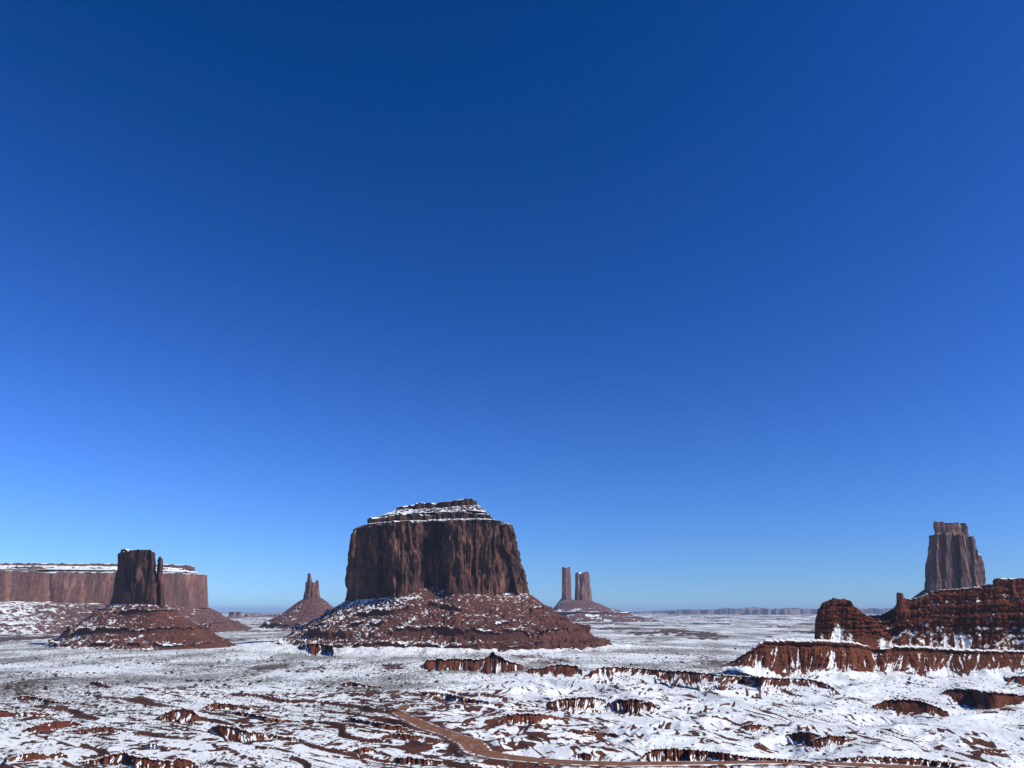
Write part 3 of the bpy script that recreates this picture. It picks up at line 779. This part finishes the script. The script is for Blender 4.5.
me = skirt_mesh('talus_slope', LB, YL, 800, 170, m_c,
    [(0, 1.0), (0.15, 0.84), (0.22, 0.79), (0.30, 0.70), (0.56, 0.43), (0.64, 0.375), (0.70, 0.27), (0.9, 0.07), (1, 0)],
    9.0, lb_bias, ledge=[(0.24, 4.0, 24, -0.12), (0.62, 4.5, 34, -0.25), (0.84, 2.5, 18, 0.0)], gully=1.5, rough=0.55)
set_parts(root, [('talus_slope', me, M_talus)])
CP = [(119.5, 1880, 550.8, 121, 548.8), (128, 1868, 550.8, 127, 549), (134, 1862, 550.8, 133, 549.8), (146, 1858, 550.8, 145, 549), (151, 1870, 550.8, 150, 549.6), (146, 1930, 550.8, 145, 549.6), (124, 1940, 550.8, 125, 549)]
me, _ = cliff_mesh('summit_layer', CP, YL, 200, 12, m_c, 0.2, 1.0, 0.0, 8.5, dome=0.4)
set_parts(root, [('summit_layer', me, M_cap)])

# ================================================================== long mesa at the far left
YM = 3500
MS = [(-330, 3200, 600, -330, 570, -420, 2900), (-200, 3330, 600, -200, 570.5, -240, 2800), (-90, 3410, 601, -90, 571, -110, 2740), (-10, 3460, 601.5, -8, 571, -10, 2700),
      (6, 3462, 601, 6, 571, 8, 2700), (9, 3478, 601, 9, 571, 12, 2700),
      (45, 3500, 601.5, 45, 571.5, 60, 2720), (49, 3532, 602, 49, 572, 72, 2730), (54, 3524, 602, 54, 572, 80, 2740),
      (82, 3550, 603, 82, 571.5, 110, 2800), (84, 3566, 603, 84, 571.5, 115, 2810), (110, 3580, 604, 110, 571, 150, 2880), (140, 3610, 604.5, 140, 571.3, 190, 2950), (165, 3640, 604.5, 165, 571.5, 214, 3010),
      (190, 3670, 604.5, 189, 571.5, 238, 3090), (198, 3694, 605, 197, 571.5, 250, 3160), (206, 3715, 605, 204, 572, 262, 3260), (208.5, 3790, 605, 207, 572.5, 268, 3400),
      (204, 4100, 605, 203, 572, 256, 4250), (100, 4400, 604, 100, 572, 110, 4900), (-100, 4300, 602, -100, 572, -110, 4800), (-330, 4000, 600, -330, 571, -400, 4300)]
root = thing('mesa', 'long pink walled mesa with a snowy rim running off the left edge', 'mesa', (Xof(60, 3600, 0), 3600, 0))
me, _ = cliff_mesh('cliff', MS, YM, 1300, 90, 4.8, 0.13, 1.0, 0.01, 11.0, dome=0.5, fr=2.3, blocky=0.3)
set_parts(root, [('cliff', me, M_mesa)])
def ms_bias(px, v):
    return -0.30 + 0.20 * ss(70, 20, px) + 0.1 * ss(0.8, 1.0, v) - 0.22 * ss(150, 215, px)
me = skirt_mesh('talus_slope', MS, YM, 1100, 130, 4.8, [(0, 1.0), (0.2, 0.76), (0.4, 0.5), (0.6, 0.32), (0.8, 0.14), (1, 0)], 12.0, ms_bias,
    ledge=[(0.3, 1.0, 24, 0.15), (0.62, 1.2, 30, 0.1)], gully=1.6, rough=0.6, inner=0.04)
set_parts(root, [('talus_slope', me, M_mtal)])
MT = [(-330, 3560, 565.8, -330, 563.5, -330, 3260, 571), (-90, 3640, 565.8, -90, 563.5, -90, 3450, 571.5), (40, 3720, 565.8, 40, 563.6, 30, 3520, 571.5), (110, 3740, 566.0, 110, 563.6, 110, 3610, 571.3),
      (170, 3790, 565.8, 170, 563.7, 172, 3680, 571.7), (192, 3820, 565.8, 191, 564.2, 202, 3730, 572), (195, 3900, 565.8, 194, 564.3, 207, 3830, 572.5), (190, 4050, 565.8, 189, 564.3, 202, 4100, 572), (100, 4250, 565.8, 100, 564.3, 100, 4380, 572), (-330, 3900, 565.8, -330, 564, -330, 4000, 571)]
me, _ = cliff_mesh('summit_layer', MT, 3720, 700, 26, 4.8, 0.3, 1.0, 0.0, 13.0, dome=0.1, strat=0.1)
set_parts(root, [('summit_layer', me, M_mtal)])
me = skirt_mesh('snowy_bench', MT, 3720, 700, 26, 4.8, [(0, 1), (0.45, 0.62), (0.5, 0.45), (1, 0)], 14.0, lambda p, v: 0.10, gully=0.5, rough=0.4, sp_amp=0.8, ledge=[(0.47, 0.5, 14, 0.1)], inner=0.02)
set_parts(root, [('snowy_bench', me, M_mtal)])
LBK = [(5, 3560, 572, 6, 567.5), (12, 3545, 572, 13, 566.5), (22, 3545, 572, 22, 566), (26, 3550, 572, 26, 567.4), (32, 3550, 572, 32, 565.8), (42, 3555, 572, 41, 565.5), (48, 3570, 572, 47, 568), (47, 3640, 572, 46, 567.5), (8, 3620, 572, 8, 567)]
me, _ = cliff_mesh('rim_block', LBK, 3545, 300, 24, 4.8, 0.25, 1.0, 0.0, 15.0, dome=0.1)
set_parts(root, [('rim_block', me, M_mtal)])

# ================================================================== slim spire butte
YS = 3900
mS = YS / F
SPB = [(302.5, 3960, 599, 306.5, 585, 250, 3960), (303, 3930, 599.5, 306.6, 584, 256, 3780), (306, 3915, 599.5, 307.5, 577, 272, 3640), (310, 3905, 599.5, 309, 573, 292, 3580), (313, 3905, 599, 311.5, 574, 312, 3560), (315.5, 3916, 598.5, 313.5, 578, 325, 3560),
       (318.5, 3916, 598, 317.5, 581, 345, 3600), (320.5, 3930, 597.5, 318.6, 582, 368, 3720), (320.5, 3960, 597, 318.6, 583, 375, 3960), (315, 4000, 598, 315, 579, 350, 4250), (308, 4000, 599, 309, 575, 280, 4250)]
root = thing('sandstone_butte', 'small pointed twin finger spire on a red cone just left of the central butte', 'butte', (Xof(311, 3960, 0), 3960, 0))
F1 = [(302.6, 3950, 599.5, 305.8, 583), (304, 3925, 599.5, 306.2, 582), (309, 3912, 599.5, 309.6, 581), (314, 3914, 599, 314, 582), (318.5, 3918, 598, 317.6, 581.5), (320.6, 3945, 597.5, 318.8, 582.5), (319, 3985, 598, 317, 582), (305, 3985, 599, 307.5, 582)]
me, _ = cliff_mesh('shaft', F1, YS, 240, 80, mS, 0.32, 1.7, 0.1, 16.0, dome=0, fr=0.5, topsnow=0.2)
set_parts(root, [('shaft', me, M_mesa)])
F3 = [(305.8, 3945, 587, 307.6, 575), (307, 3926, 587, 308, 573), (310, 3920, 587, 309.6, 572.2), (313, 3926, 587, 311, 574.2), (313.6, 3950, 587, 311.8, 577.5), (311, 3972, 587, 310, 575), (307, 3970, 587, 308, 575)]
me, _ = cliff_mesh('spire', F3, YS, 140, 60, mS, 0.22, 1.2, 0.1, 16.2, dome=0, fr=0.4, topsnow=0.2)
set_parts(root, [('spire', me, M_mesa)])
F2 = [(315, 3945, 587, 315.8, 580.5), (316, 3926, 587, 316.4, 579.2), (318.6, 3926, 587, 318.0, 579.6), (319.2, 3945, 587, 318.8, 581), (317, 3970, 587, 317, 580.5)]
me, _ = cliff_mesh('spire', F2, YS, 100, 30, mS, 0.15, 1.2, 0.1, 16.5, dome=0, fr=0.4, topsnow=0.2)
set_parts(root, [('spire', me, M_mesa)])
def sp_bias(px, v): return -0.45 + 0.35 * ss(0.6, 0.95, v) * ss(300, 260, px)
me = skirt_mesh('talus_slope', SPB, YS, 400, 90, mS, [(0, 1), (0.12, 0.86), (0.3, 0.64), (0.55, 0.40), (0.75, 0.22), (0.82, 0.12), (1, 0)], 17.0, sp_bias, ledge=[(0.3, 1.0, 20, 0.1), (0.76, 1.0, 30, -0.2)], gully=1.2, rough=0.4)
set_parts(root, [('talus_slope', me, M_mtal)])

# ================================================================== twin pillars
YT = 6500
mT = YT / F
P1 = [(561.8, 6540, 598, 562, 568, 536, 6540), (562.5, 6500, 598.5, 562.6, 567.3, 545, 6200), (566, 6490, 599, 566, 567, 556, 6050), (570.5, 6500, 599.5, 569.6, 567.4, 572, 5960), (572, 6540, 600, 570.4, 568, 600, 5950), (571, 6600, 600, 570, 568, 590, 7000), (564, 6600, 599, 564, 568, 550, 7000)]
P2 = [(574, 6560, 601, 574.6, 574, 536, 6600), (575, 6510, 601, 575.2, 573.5, 550, 6150), (578, 6495, 601.5, 578, 572.6, 565, 5980), (580, 6512, 601.5, 580, 575, 575, 5930), (582, 6495, 601.5, 582, 573.2, 590, 5900), (586, 6500, 602, 586, 572, 618, 5930),
      (590, 6510, 602, 588.4, 571.8, 644, 6030), (593, 6560, 602, 589.6, 573, 664, 6300), (592, 6640, 602, 588.5, 573, 664, 6800), (580, 6680, 601, 580, 574, 600, 7100)]
root = thing('sandstone_butte', 'pair of distant upright rock pillars sharing one stepped cone right of the central butte', 'butte', (Xof(576, 6540, 0), 6540, 0))
me, _ = cliff_mesh('pillar', P1, YT, 200, 80, mT, 0.3, 1.4, 0.02, 18.0, dome=0.2, fr=0.5); set_parts(root, [('pillar', me, M_mesa)])
me, _ = cliff_mesh('pillar', P2, YT, 280, 80, mT, 0.42, 1.5, 0.05, 19.0, dome=0.2, fr=0.5); set_parts(root, [('pillar', me, M_mesa)])
P3 = [(560, 6540, 599, 0, 0, 534, 6540), (562, 6490, 600, 0, 0, 540, 6150), (575, 6475, 601.5, 0, 0, 575, 5920), (592, 6490, 602, 0, 0, 632, 5950), (595, 6560, 602, 0, 0, 672, 6300), (592, 6680, 602, 0, 0, 660, 6900), (562, 6650, 600, 0, 0, 560, 7000)]
me = skirt_mesh('talus_slope', P3, YT, 400, 80, mT, [(0, 1), (0.2, 0.72), (0.4, 0.52), (0.5, 0.46), (0.54, 0.32), (0.75, 0.2), (1, 0)], 20.0, lambda p, v: -0.36 + 0.4 * ss(0.42, 0.5, v) * ss(0.58, 0.5, v) + 0.45 * ss(0.85, 1.0, v), ledge=[(0.5, 1.0, 60, -0.6)], gully=0.6, rough=0.3)
set_parts(root, [('talus_slope', me, M_mtal)])

# ================================================================== butte at the right, behind the red ridge
YR = 2750
mR = YR / F
RB = [(924.5, 2840, 588, 929.5, 534.5, 848, 2840), (925.5, 2795, 588.5, 929.5, 534.2, 858, 2640), (929, 2765, 590, 931, 534, 888, 2560), (937, 2742, 593, 938, 533.6, 925, 2510), (939, 2760, 597, 939.5, 533.5, 930, 2505), (946, 2752, 597, 946, 533.4, 940, 2500),
      (951, 2756, 597, 951, 533.3, 950, 2495), (953, 2784, 597, 952.5, 533.3, 955, 2495), (960, 2792, 597, 957, 533.3, 965, 2495), (962, 2764, 597, 959, 533.3, 972, 2500), (969, 2774, 596, 966, 533.5, 985, 2505), (972.5, 2794, 596, 968.5, 533.8, 992, 2510),
      (977, 2786, 595, 971.5, 535, 1002, 2520), (980, 2804, 595, 974.5, 541, 1010, 2530), (983, 2800, 594, 978.5, 551, 1020, 2545), (984.5, 2820, 594, 980.5, 553.5, 1030, 2580),
      (984.5, 2860, 593, 979.5, 553.5, 1035, 2850), (975, 2940, 593, 965, 534, 1010, 3080), (950, 2960, 594, 946, 534, 950, 3160), (931, 2920, 588, 934, 534, 865, 3060)]
root = thing('sandstone_butte', 'tall brown tower butte with a small square cap rising behind the red ridge', 'butte', (Xof(955, 2840, 0), 2840, 0))
me, _ = cliff_mesh('cliff', RB, YR, 600, 150, mR, 0.7, 1.0, 0.04, 21.0, dome=0.6, fr=0.8, topsnow=0.9)
set_parts(root, [('cliff', me, M_rbutte)])
RC_ = [(933.5, 2810, 533.5, 933.2, 523, 0, 0), (935, 2796, 533.5, 934.5, 521.6, 0, 0), (946, 2790, 533.5, 946, 522.4, 0, 0), (958, 2790, 533.3, 958, 523, 0, 0), (967.5, 2800, 533, 965.5, 523.6, 0, 0), (969.5, 2830, 533, 968.5, 525.5, 0, 0), (962, 2890, 533, 961, 524, 0, 0), (938, 2890, 533, 938, 523, 0, 0)]
me, _ = cliff_mesh('summit_block', RC_, 2790, 300, 46, mR, 0.5, 1.0, -0.03, 22.0, dome=0.3, strat=0.55, topsnow=0.35)
set_parts(root, [('summit_block', me, M_rbutte)])
me = skirt_mesh('talus_slope', RB, YR, 500, 80, mR, [(0, 1), (0.3, 0.66), (0.6, 0.34), (1, 0)], 23.0, lambda p, v: -0.4, gully=1.2, rough=0.4)
set_parts(root, [('talus_slope', me, M_mtal)])

# ================================================================== red ridge at the right
m_r = 1.55
RID = [(846, 618, 640), (856, 615, 640), (864, 615.5, 641), (872, 615.5, 642), (880, 615, 643), (887, 612, 644), (892, 609, 645), (897, 604, 646), (904, 598, 647), (912, 599.5, 647), (920, 597, 647.5), (930, 592.5, 648), (940, 590, 649), (955, 588.8, 650), (970, 587.5, 651), (984, 585, 652), (1000, 583, 653), (1024, 582.5, 653), (1060, 582, 653), (1110, 584, 653), (1160, 596, 652), (1200, 615, 650), (1230, 638, 650)]
root = thing('red_rock_ridge', 'layered rust red ridge with a round knob at its left end, snow in its gullies', 'ridge', (Xof(920, 1180, 0), 1180, 0))
def ridY(px): return 1120 + 16 * ss(815, 905, px) + 8 * n2(px / 30, 2.2)
def ridge_snow(px, py, h, g, rn, nz):
    b = ss(0.75, 0.15, h) * 0.45 + 0.45 * ss(0.70, 0.76, h) * ss(0.86, 0.80, h) * ss(905, 915, px)
    sp = n2(px / 6.5 + 3, py / 4.6) * 0.85 + 0.5 * n2(px / 2.2, py / 2.0)
    return b - 0.10 + 0.75 * sp + 0.15 * (0.3 - g) + 0.35 * (nz - 0.75)
ridge_prof = [(-0.6, -0.22), (0.0, 0.0), (0.3, 0.22), (0.46, 0.36), (0.5, 0.46), (0.68, 0.58), (0.72, 0.68), (0.86, 0.76), (0.90, 0.90), (0.97, 0.95), (1.0, 1.0), (1.2, 1.0), (1.5, 0.8), (2.6, -0.3)]
me = strip_mesh('slope', RID, m_r, ridge_prof, 150, 'fixed', ridY, depth=lambda p: 85 + 0 * p, seed=30.3, gully=0.10, lam=16, rough=0.8, jag=0.5, foot_snow=0.35, chunk=1.1, strat=1.3, strat_lam=3.2, tail=1.0, bury=3, top_snow=0.8, mid_snow=ridge_snow)
set_parts(root, [('slope', me, M_red)])
KN = [(814.6, 632, 641), (815.4, 620, 641), (817, 614, 641), (819, 609, 641), (822, 604, 641), (826, 601, 641), (831, 599.5, 641), (848, 600.3, 641), (850, 602.5, 641), (855, 606.5, 641), (860, 611, 641), (866, 615, 641), (872, 618, 642), (882, 624, 643), (890, 634, 644)]
def knob_snow(px, py, h, g, rn, nz):
    return 0.9 - 2.4 * np.abs(n2(px / 16, 1.7)) - 3.0 * np.maximum(0, h - 0.12 - 0.16 * ss(14, 0, np.abs(px - 841))) + 0.35 * rn - 1.2 * ss(823, 817, px)
me = strip_mesh('knob', KN, m_r, [(-0.9, -0.2), (0, 0.0), (0.5, 0.3), (0.62, 0.52), (0.74, 0.66), (0.86, 0.84), (0.95, 0.95), (1.0, 1.0), (1.3, 1.0), (1.9, 0.55), (2.5, -0.2)], 130, 'fixed', lambda p: 1106 + 0 * p, depth=lambda p: 44 + 0 * p, seed=31.7, gully=0.08, lam=9, rough=0.8, jag=0.5, foot_snow=-2, chunk=1.3, strat=1.4, strat_lam=2.6, tail=1.0, bury=1, top_snow=0.25, mid_snow=knob_snow, step=0.3)
set_parts(root, [('knob', me, M_red)])
KC = [(831.2, 1150, 601.5, 831.5, 598.8), (834, 1146, 601.5, 834, 598.2), (842, 1146, 601.5, 842, 599), (848.5, 1150, 602, 848.3, 599.6), (848, 1162, 602, 848, 599.5), (833, 1162, 601.5, 833, 599)]
me, _ = cliff_mesh('knob_cap', KC, 1146, 120, 14, m_r, 0.25, 1.0, 0.0, 32.0, topsnow=0.2, strat=0.3); set_parts(root, [('knob_cap', me, M_red)])
HD = [(893, 1206, 611, 896.6, 594), (896, 1198, 611, 897.2, 592.8), (901, 1196, 611, 901, 592.2), (906.5, 1200, 610, 903.3, 593.2), (911, 1208, 608, 903.8, 596.3), (906, 1216, 608, 903, 596), (898, 1216, 610, 898, 594)]
me, _ = cliff_mesh('pinnacle', HD, 1198, 140, 60, m_r, 0.3, 2.2, 0.1, 33.0, topsnow=0.1, strat=0.5, fr=0.5); set_parts(root, [('pinnacle', me, M_red)])
BK = [(991, 1224, 594, 991.8, 579.4), (996, 1212, 595, 996, 578.8), (1010, 1213, 595, 1010, 578.5), (1012, 1206, 595, 1012, 578.3), (1030, 1200, 595, 1030, 577.8), (1060, 1204, 595, 1060, 577.6), (1110, 1210, 595, 1108, 578), (1125, 1240, 594, 1120, 580), (1100, 1290, 594, 1100, 579), (1000, 1280, 594, 1000, 579.5)]
me, _ = cliff_mesh('cap_block', BK, 1208, 400, 46, m_r, 0.5, 1.0, 0.0, 34.0, topsnow=0.9, strat=0.9, dome=0.6); set_parts(root, [('cap_block', me, M_red)])

# long lower scarp under the ridge, with the bench of snow the ridge stands on
SCARP = [(722, 664, 665), (735, 659.5, 665), (748, 652, 665.3), (760, 643.5, 665.5), (767, 641, 665.5), (790, 640.6, 666.5), (830, 641.4, 667.5), (846, 642, 668), (858, 644, 668), (872, 647.5, 668), (885, 646.5, 668), (904, 647, 667), (930, 648, 666), (955, 649.5, 669), (985, 651, 667), (1024, 651, 664), (1060, 650, 662), (1110, 648, 662), (1180, 650, 661), (1250, 657, 661)]
def scY(px): return 1015 + 6 * n2(px / 25, 4.4) + 34 * ss(848, 885, px) - 20 * ss(940, 965, px) + 25 * ss(745, 725, px)
me = strip_mesh('scarp', SCARP, 1.4, [(-0.9, -0.4), (0, 0), (0.45, 0.40), (0.84, 0.74), (0.95, 0.82), (0.88, 0.90), (0.88, 0.98), (0.93, 1.0), (1.02, 1.0), (1.6, 1.0), (3.0, 0.99), (4.0, 0.6), (4.8, -0.3)], 120, 'fixed', scY, depth=lambda p: 36 + 0 * p, seed=35.1, gully=0.17, lam=19, rough=0.9, jag=0.7, foot_jag=0.35, foot_snow=0.30, strat=0.4, streak=-0.5, tail=1.0, bury=1.5, top_snow=1.2)
o = link('rock_scarp', me, M_red)
tag(o, 'long straight rust red scarp with snow fingers at its foot, running below the right ridge', 'rock scarp')

# ================================================================== ledges standing out of the snow
LPROF = [(-1.0, -0.30), (0.0, 0.0), (0.45, 0.40), (0.80, 0.70), (0.92, 0.78), (0.87, 0.90), (0.87, 0.97), (0.93, 1.0), (1.12, 1.01), (1.6, 0.8), (2.3, -0.35)]
for i, (lab, m, tr) in enumerate(LEDGES):
    fan = 'fan of red ribs' in lab
    dark = any(w in lab for w in ('black', 'dark'))
    me = strip_mesh('rock_ledge', tr, m, LPROF, 44, 'ground', k=0.24 if max(t[2] - t[1] for t in tr) > 6 else 0.13, seed=40.1 + i * 3.7, gully=0.20 if not fan else 0.4, lam=7.5 if not fan else 6.0, rough=0.7, jag=0.9, foot_jag=0.5,
                    foot_snow=0.42 if not fan else 0.6, streak=-0.12 if fan else -0.22 if ('gullies' in lab or 'snow in' in lab) else -0.7 if ('smooth' in lab or 'bare' in lab or 'knob' in lab) else -0.42, step=0.3, tail=3.0, bury=0.8, top_snow=1.1)
    T = np.array(tr); xm = len(T) // 2
    Yb = float(Yof(T[xm, 2], 0.0)); loc = (float(Xof(T[xm, 0], Yb, 0.0)), Yb, 0.0)
    rebase(me, loc)
    o = link('rock_ledge', me, M_ledge); o.location = loc
    tag(o, lab, 'rock ledge', 'red rock ledges in the snow')

# ================================================================== far mesas on the horizon
def far_mesa(label, px0, px1, ytop, ybase, Y, seed, steps, deep=6000):
    m = Y / F
    pts = []
    n = 14
    for i in range(n + 1):
        p = px0 + (px1 - px0) * i / n
        off = 0 if i not in (0, n) else deep * 0.2
        yy = np.interp((p - px0) / (px1 - px0), [s[0] for s in steps], [s[1] for s in steps])
        dv = (random.random() - 0.5) * m * 10
        pts.append((p, Y + off + dv, ybase, p + (1.2 if i == 0 else -1.2 if i == n else 0), yy, p + (-6 if i == 0 else 6 if i == n else 0), Y - 25 * m + off * 0.5))
    for i in range(n, -1, -3):
        p = px0 + (px1 - px0) * i / n
        yy = np.interp((p - px0) / (px1 - px0), [s[0] for s in steps], [s[1] for s in steps])
        pts.append((p, Y + deep, ybase, p, yy, p, Y + deep + 10 * m))
    root = thing('mesa', label, 'mesa', (float(Xof((px0 + px1) / 2, Y, 0)), Y, 0))
    me, _ = cliff_mesh('cliff', pts, Y, 420, 24, m, 0.45, 1.0, 0.0, seed, topsnow=0.6, blocky=0.3)
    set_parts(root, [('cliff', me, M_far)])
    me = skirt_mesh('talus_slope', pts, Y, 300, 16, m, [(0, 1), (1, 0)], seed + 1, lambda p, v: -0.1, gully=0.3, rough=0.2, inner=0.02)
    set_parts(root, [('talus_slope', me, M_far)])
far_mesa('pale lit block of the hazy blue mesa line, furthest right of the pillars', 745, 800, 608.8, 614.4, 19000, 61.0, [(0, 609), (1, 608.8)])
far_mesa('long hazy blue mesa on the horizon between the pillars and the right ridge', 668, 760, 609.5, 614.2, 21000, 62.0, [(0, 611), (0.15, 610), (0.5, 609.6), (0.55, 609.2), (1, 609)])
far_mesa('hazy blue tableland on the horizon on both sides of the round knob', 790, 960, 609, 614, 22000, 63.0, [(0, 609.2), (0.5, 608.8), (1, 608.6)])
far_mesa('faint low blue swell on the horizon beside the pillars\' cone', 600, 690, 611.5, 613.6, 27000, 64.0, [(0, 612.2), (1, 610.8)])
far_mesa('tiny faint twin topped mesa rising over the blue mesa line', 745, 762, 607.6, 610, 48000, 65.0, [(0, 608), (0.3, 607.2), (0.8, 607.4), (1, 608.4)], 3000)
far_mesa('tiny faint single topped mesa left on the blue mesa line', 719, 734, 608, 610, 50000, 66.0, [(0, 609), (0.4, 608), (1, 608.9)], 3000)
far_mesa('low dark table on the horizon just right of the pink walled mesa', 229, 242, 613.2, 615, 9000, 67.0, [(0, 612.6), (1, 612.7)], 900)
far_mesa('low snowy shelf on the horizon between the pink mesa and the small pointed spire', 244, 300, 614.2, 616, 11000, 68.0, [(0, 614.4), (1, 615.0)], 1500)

# ================================================================== shrubs
def shrub_mesh(n, seed):
    r = random.Random(seed)
    vs, fs = [], []
    for i in range(n):
        th = r.random() * 6.283; ph = math.acos(1 - 0.95 * r.random()); rad = 0.30 + 0.2 * r.random()
        c = np.array([rad * math.sin(ph) * math.cos(th), rad * math.sin(ph) * math.sin(th), 0.10 + 0.62 * rad * 2 * math.cos(ph) * 0.8])
        for k in range(3):
            d = np.array([r.gauss(0, 1), r.gauss(0, 1), r.gauss(0, 0.8)]); d /= np.linalg.norm(d) + 1e-6
            vs.append(c + d * ((0.24 if n > 20 else 0.3) + 0.1 * r.random()))
        fs.append((len(vs) - 3, len(vs) - 2, len(vs) - 1))
    for k in range(5):                                # stems
        a = k * 1.26; b = len(vs)
        vs += [np.array([0.03 * math.cos(a), 0.03 * math.sin(a), -0.12]), np.array([0.03 * math.cos(a + 2), 0.03 * math.sin(a + 2), -0.12]), np.array([0.3 * math.cos(a), 0.3 * math.sin(a), 0.35])]
        fs.append((b, b + 1, b + 2))
    return np.array(vs), fs
def foliage(name, c1, c2):
    M = Mat(name)
    return M.out(M.mix(M.rng(M.noise(0.6), 0.3, 0.7), c1, c2))
M_shrub = foliage('sage_leaves', (0.034, 0.034, 0.024), (0.06, 0.052, 0.038))
def mesh_from(name, v, f):
    me = bpy.data.meshes.new(name); me.from_pydata([tuple(p) for p in v], [], f); me.update(); return me
proto = [mesh_from('shrub', *shrub_mesh(46, s)) for s in range(5)]
for p in proto: p.materials.append(M_shrub)
pts = []
while len(pts) < 26000:
    py = 632 + 143 * random.random() ** 1.5
    px = random.uniform(-20, 1044)
    Y = float(Yof(py, 0.0)); X = float(Xof(px, Y, 0.0))
    q = X / Y
    dens = 0.9 if q < -0.12 else (0.2 if py > 672 else 0.8)
    if py > 720 and q < -0.12: dens = 0.7
    dens *= min(1.0, max(0.05, 0.55 + 1.2 * float(n2(X / 60, Y / 90))))
    if random.random() > dens: continue
    pts.append((X, Y))
for _ in range(150):
    py = random.gauss(656, 5); px = random.uniform(-10, 330) if random.random() < 0.75 else random.uniform(330, 700)
    Y = float(Yof(py, 0.0)); pts.append((float(Xof(px, Y, 0.0)), Y))
P = np.array(pts)
Z = land(P[:, 0], P[:, 1]); W = road_w(P[:, 0], P[:, 1])
sz = 0.7 + 0.9 * rng.random(len(P)) ** 2 + 1.9 * (rng.random(len(P)) > 0.965) * rng.random(len(P))
dist = np.hypot(P[:, 0], P[:, 1])
sz = sz * np.clip(dist / 700, 0.8, 1.5)
sz[-150:] = 2.0 + 1.8 * rng.random(150)
pxx, pyy = PXY(P[:, 0], P[:, 1], Z)
ok = (W < 0.05)
vis = ok & (pxx > 4) & (pxx < 1020) & (pyy < 764)
score = np.where(vis, sz / dist, -1)
order = np.argsort(-score)
first = order[:290]
base = None
for i in first:
    k = int(rng.integers(5))
    if base is None:
        base = bpy.data.objects.new('shrub', proto[k]); COL.objects.link(base); o = base
        tag(base, 'small dark scrub bush dotting the snowy desert floor', 'shrub', 'scrub bushes on the snowy desert floor')
    else:
        o = base.copy(); o.data = proto[k]; COL.objects.link(o)
    o.location = (P[i, 0], P[i, 1], Z[i]); s = sz[i]
    o.scale = (s * 1.15, s * 1.15, s); o.rotation_euler = (0, 0, float(rng.random() * 6.28))
rest = [i for i in range(len(P)) if ok[i] and i not in set(first.tolist())]
vs, fs, off = [], [], 0
small = [shrub_mesh(9, 50 + s) for s in range(6)]
for i in rest:
    v, f = small[i % 6]
    a = rng.random() * 6.28; ca, sa = math.cos(a), math.sin(a); s = sz[i]
    w = np.stack([(v[:, 0] * ca - v[:, 1] * sa) * s * 1.2 + P[i, 0], (v[:, 0] * sa + v[:, 1] * ca) * s * 1.2 + P[i, 1], v[:, 2] * s + Z[i]], 1)
    vs.append(w); fs += [(x + off, y + off, z + off) for x, y, z in f]; off += len(v)
me = mesh_from('sagebrush', np.vstack(vs), fs); me.materials.append(M_shrub)
tag(bpy.data.objects.new('sagebrush', me), 'sparse low sagebrush scattered over the snowy plain', 'sagebrush', None, 'stuff')
COL.objects.link(bpy.data.objects['sagebrush'])

# ================================================================== air
def build_haze():
    s, z0, z1 = 110000.0, -60.0, 420.0
    v = [(x, y, z) for z in (z0, z1) for y in (-s, s) for x in (-s, s)]
    f = [(0, 2, 3, 1), (4, 5, 7, 6), (0, 1, 5, 4), (2, 6, 7, 3), (0, 4, 6, 2), (1, 3, 7, 5)]
    me = mesh_from('haze', v, f)
    mt = bpy.data.materials.new('thin_air'); mt.use_nodes = True
    t = mt.node_tree; t.nodes.remove(t.nodes['Principled BSDF'])
    pv = t.nodes.new('ShaderNodeVolumePrincipled')
    pv.inputs['Color'].default_value = (0.54, 0.75, 1.0, 1)
    pv.inputs['Density'].default_value = 2.2e-5
    t.links.new(pv.outputs[0], t.nodes['Material Output'].inputs['Volume'])
    me.materials.append(mt)
    tag(link('haze', me, None), kind='stuff')
build_haze()
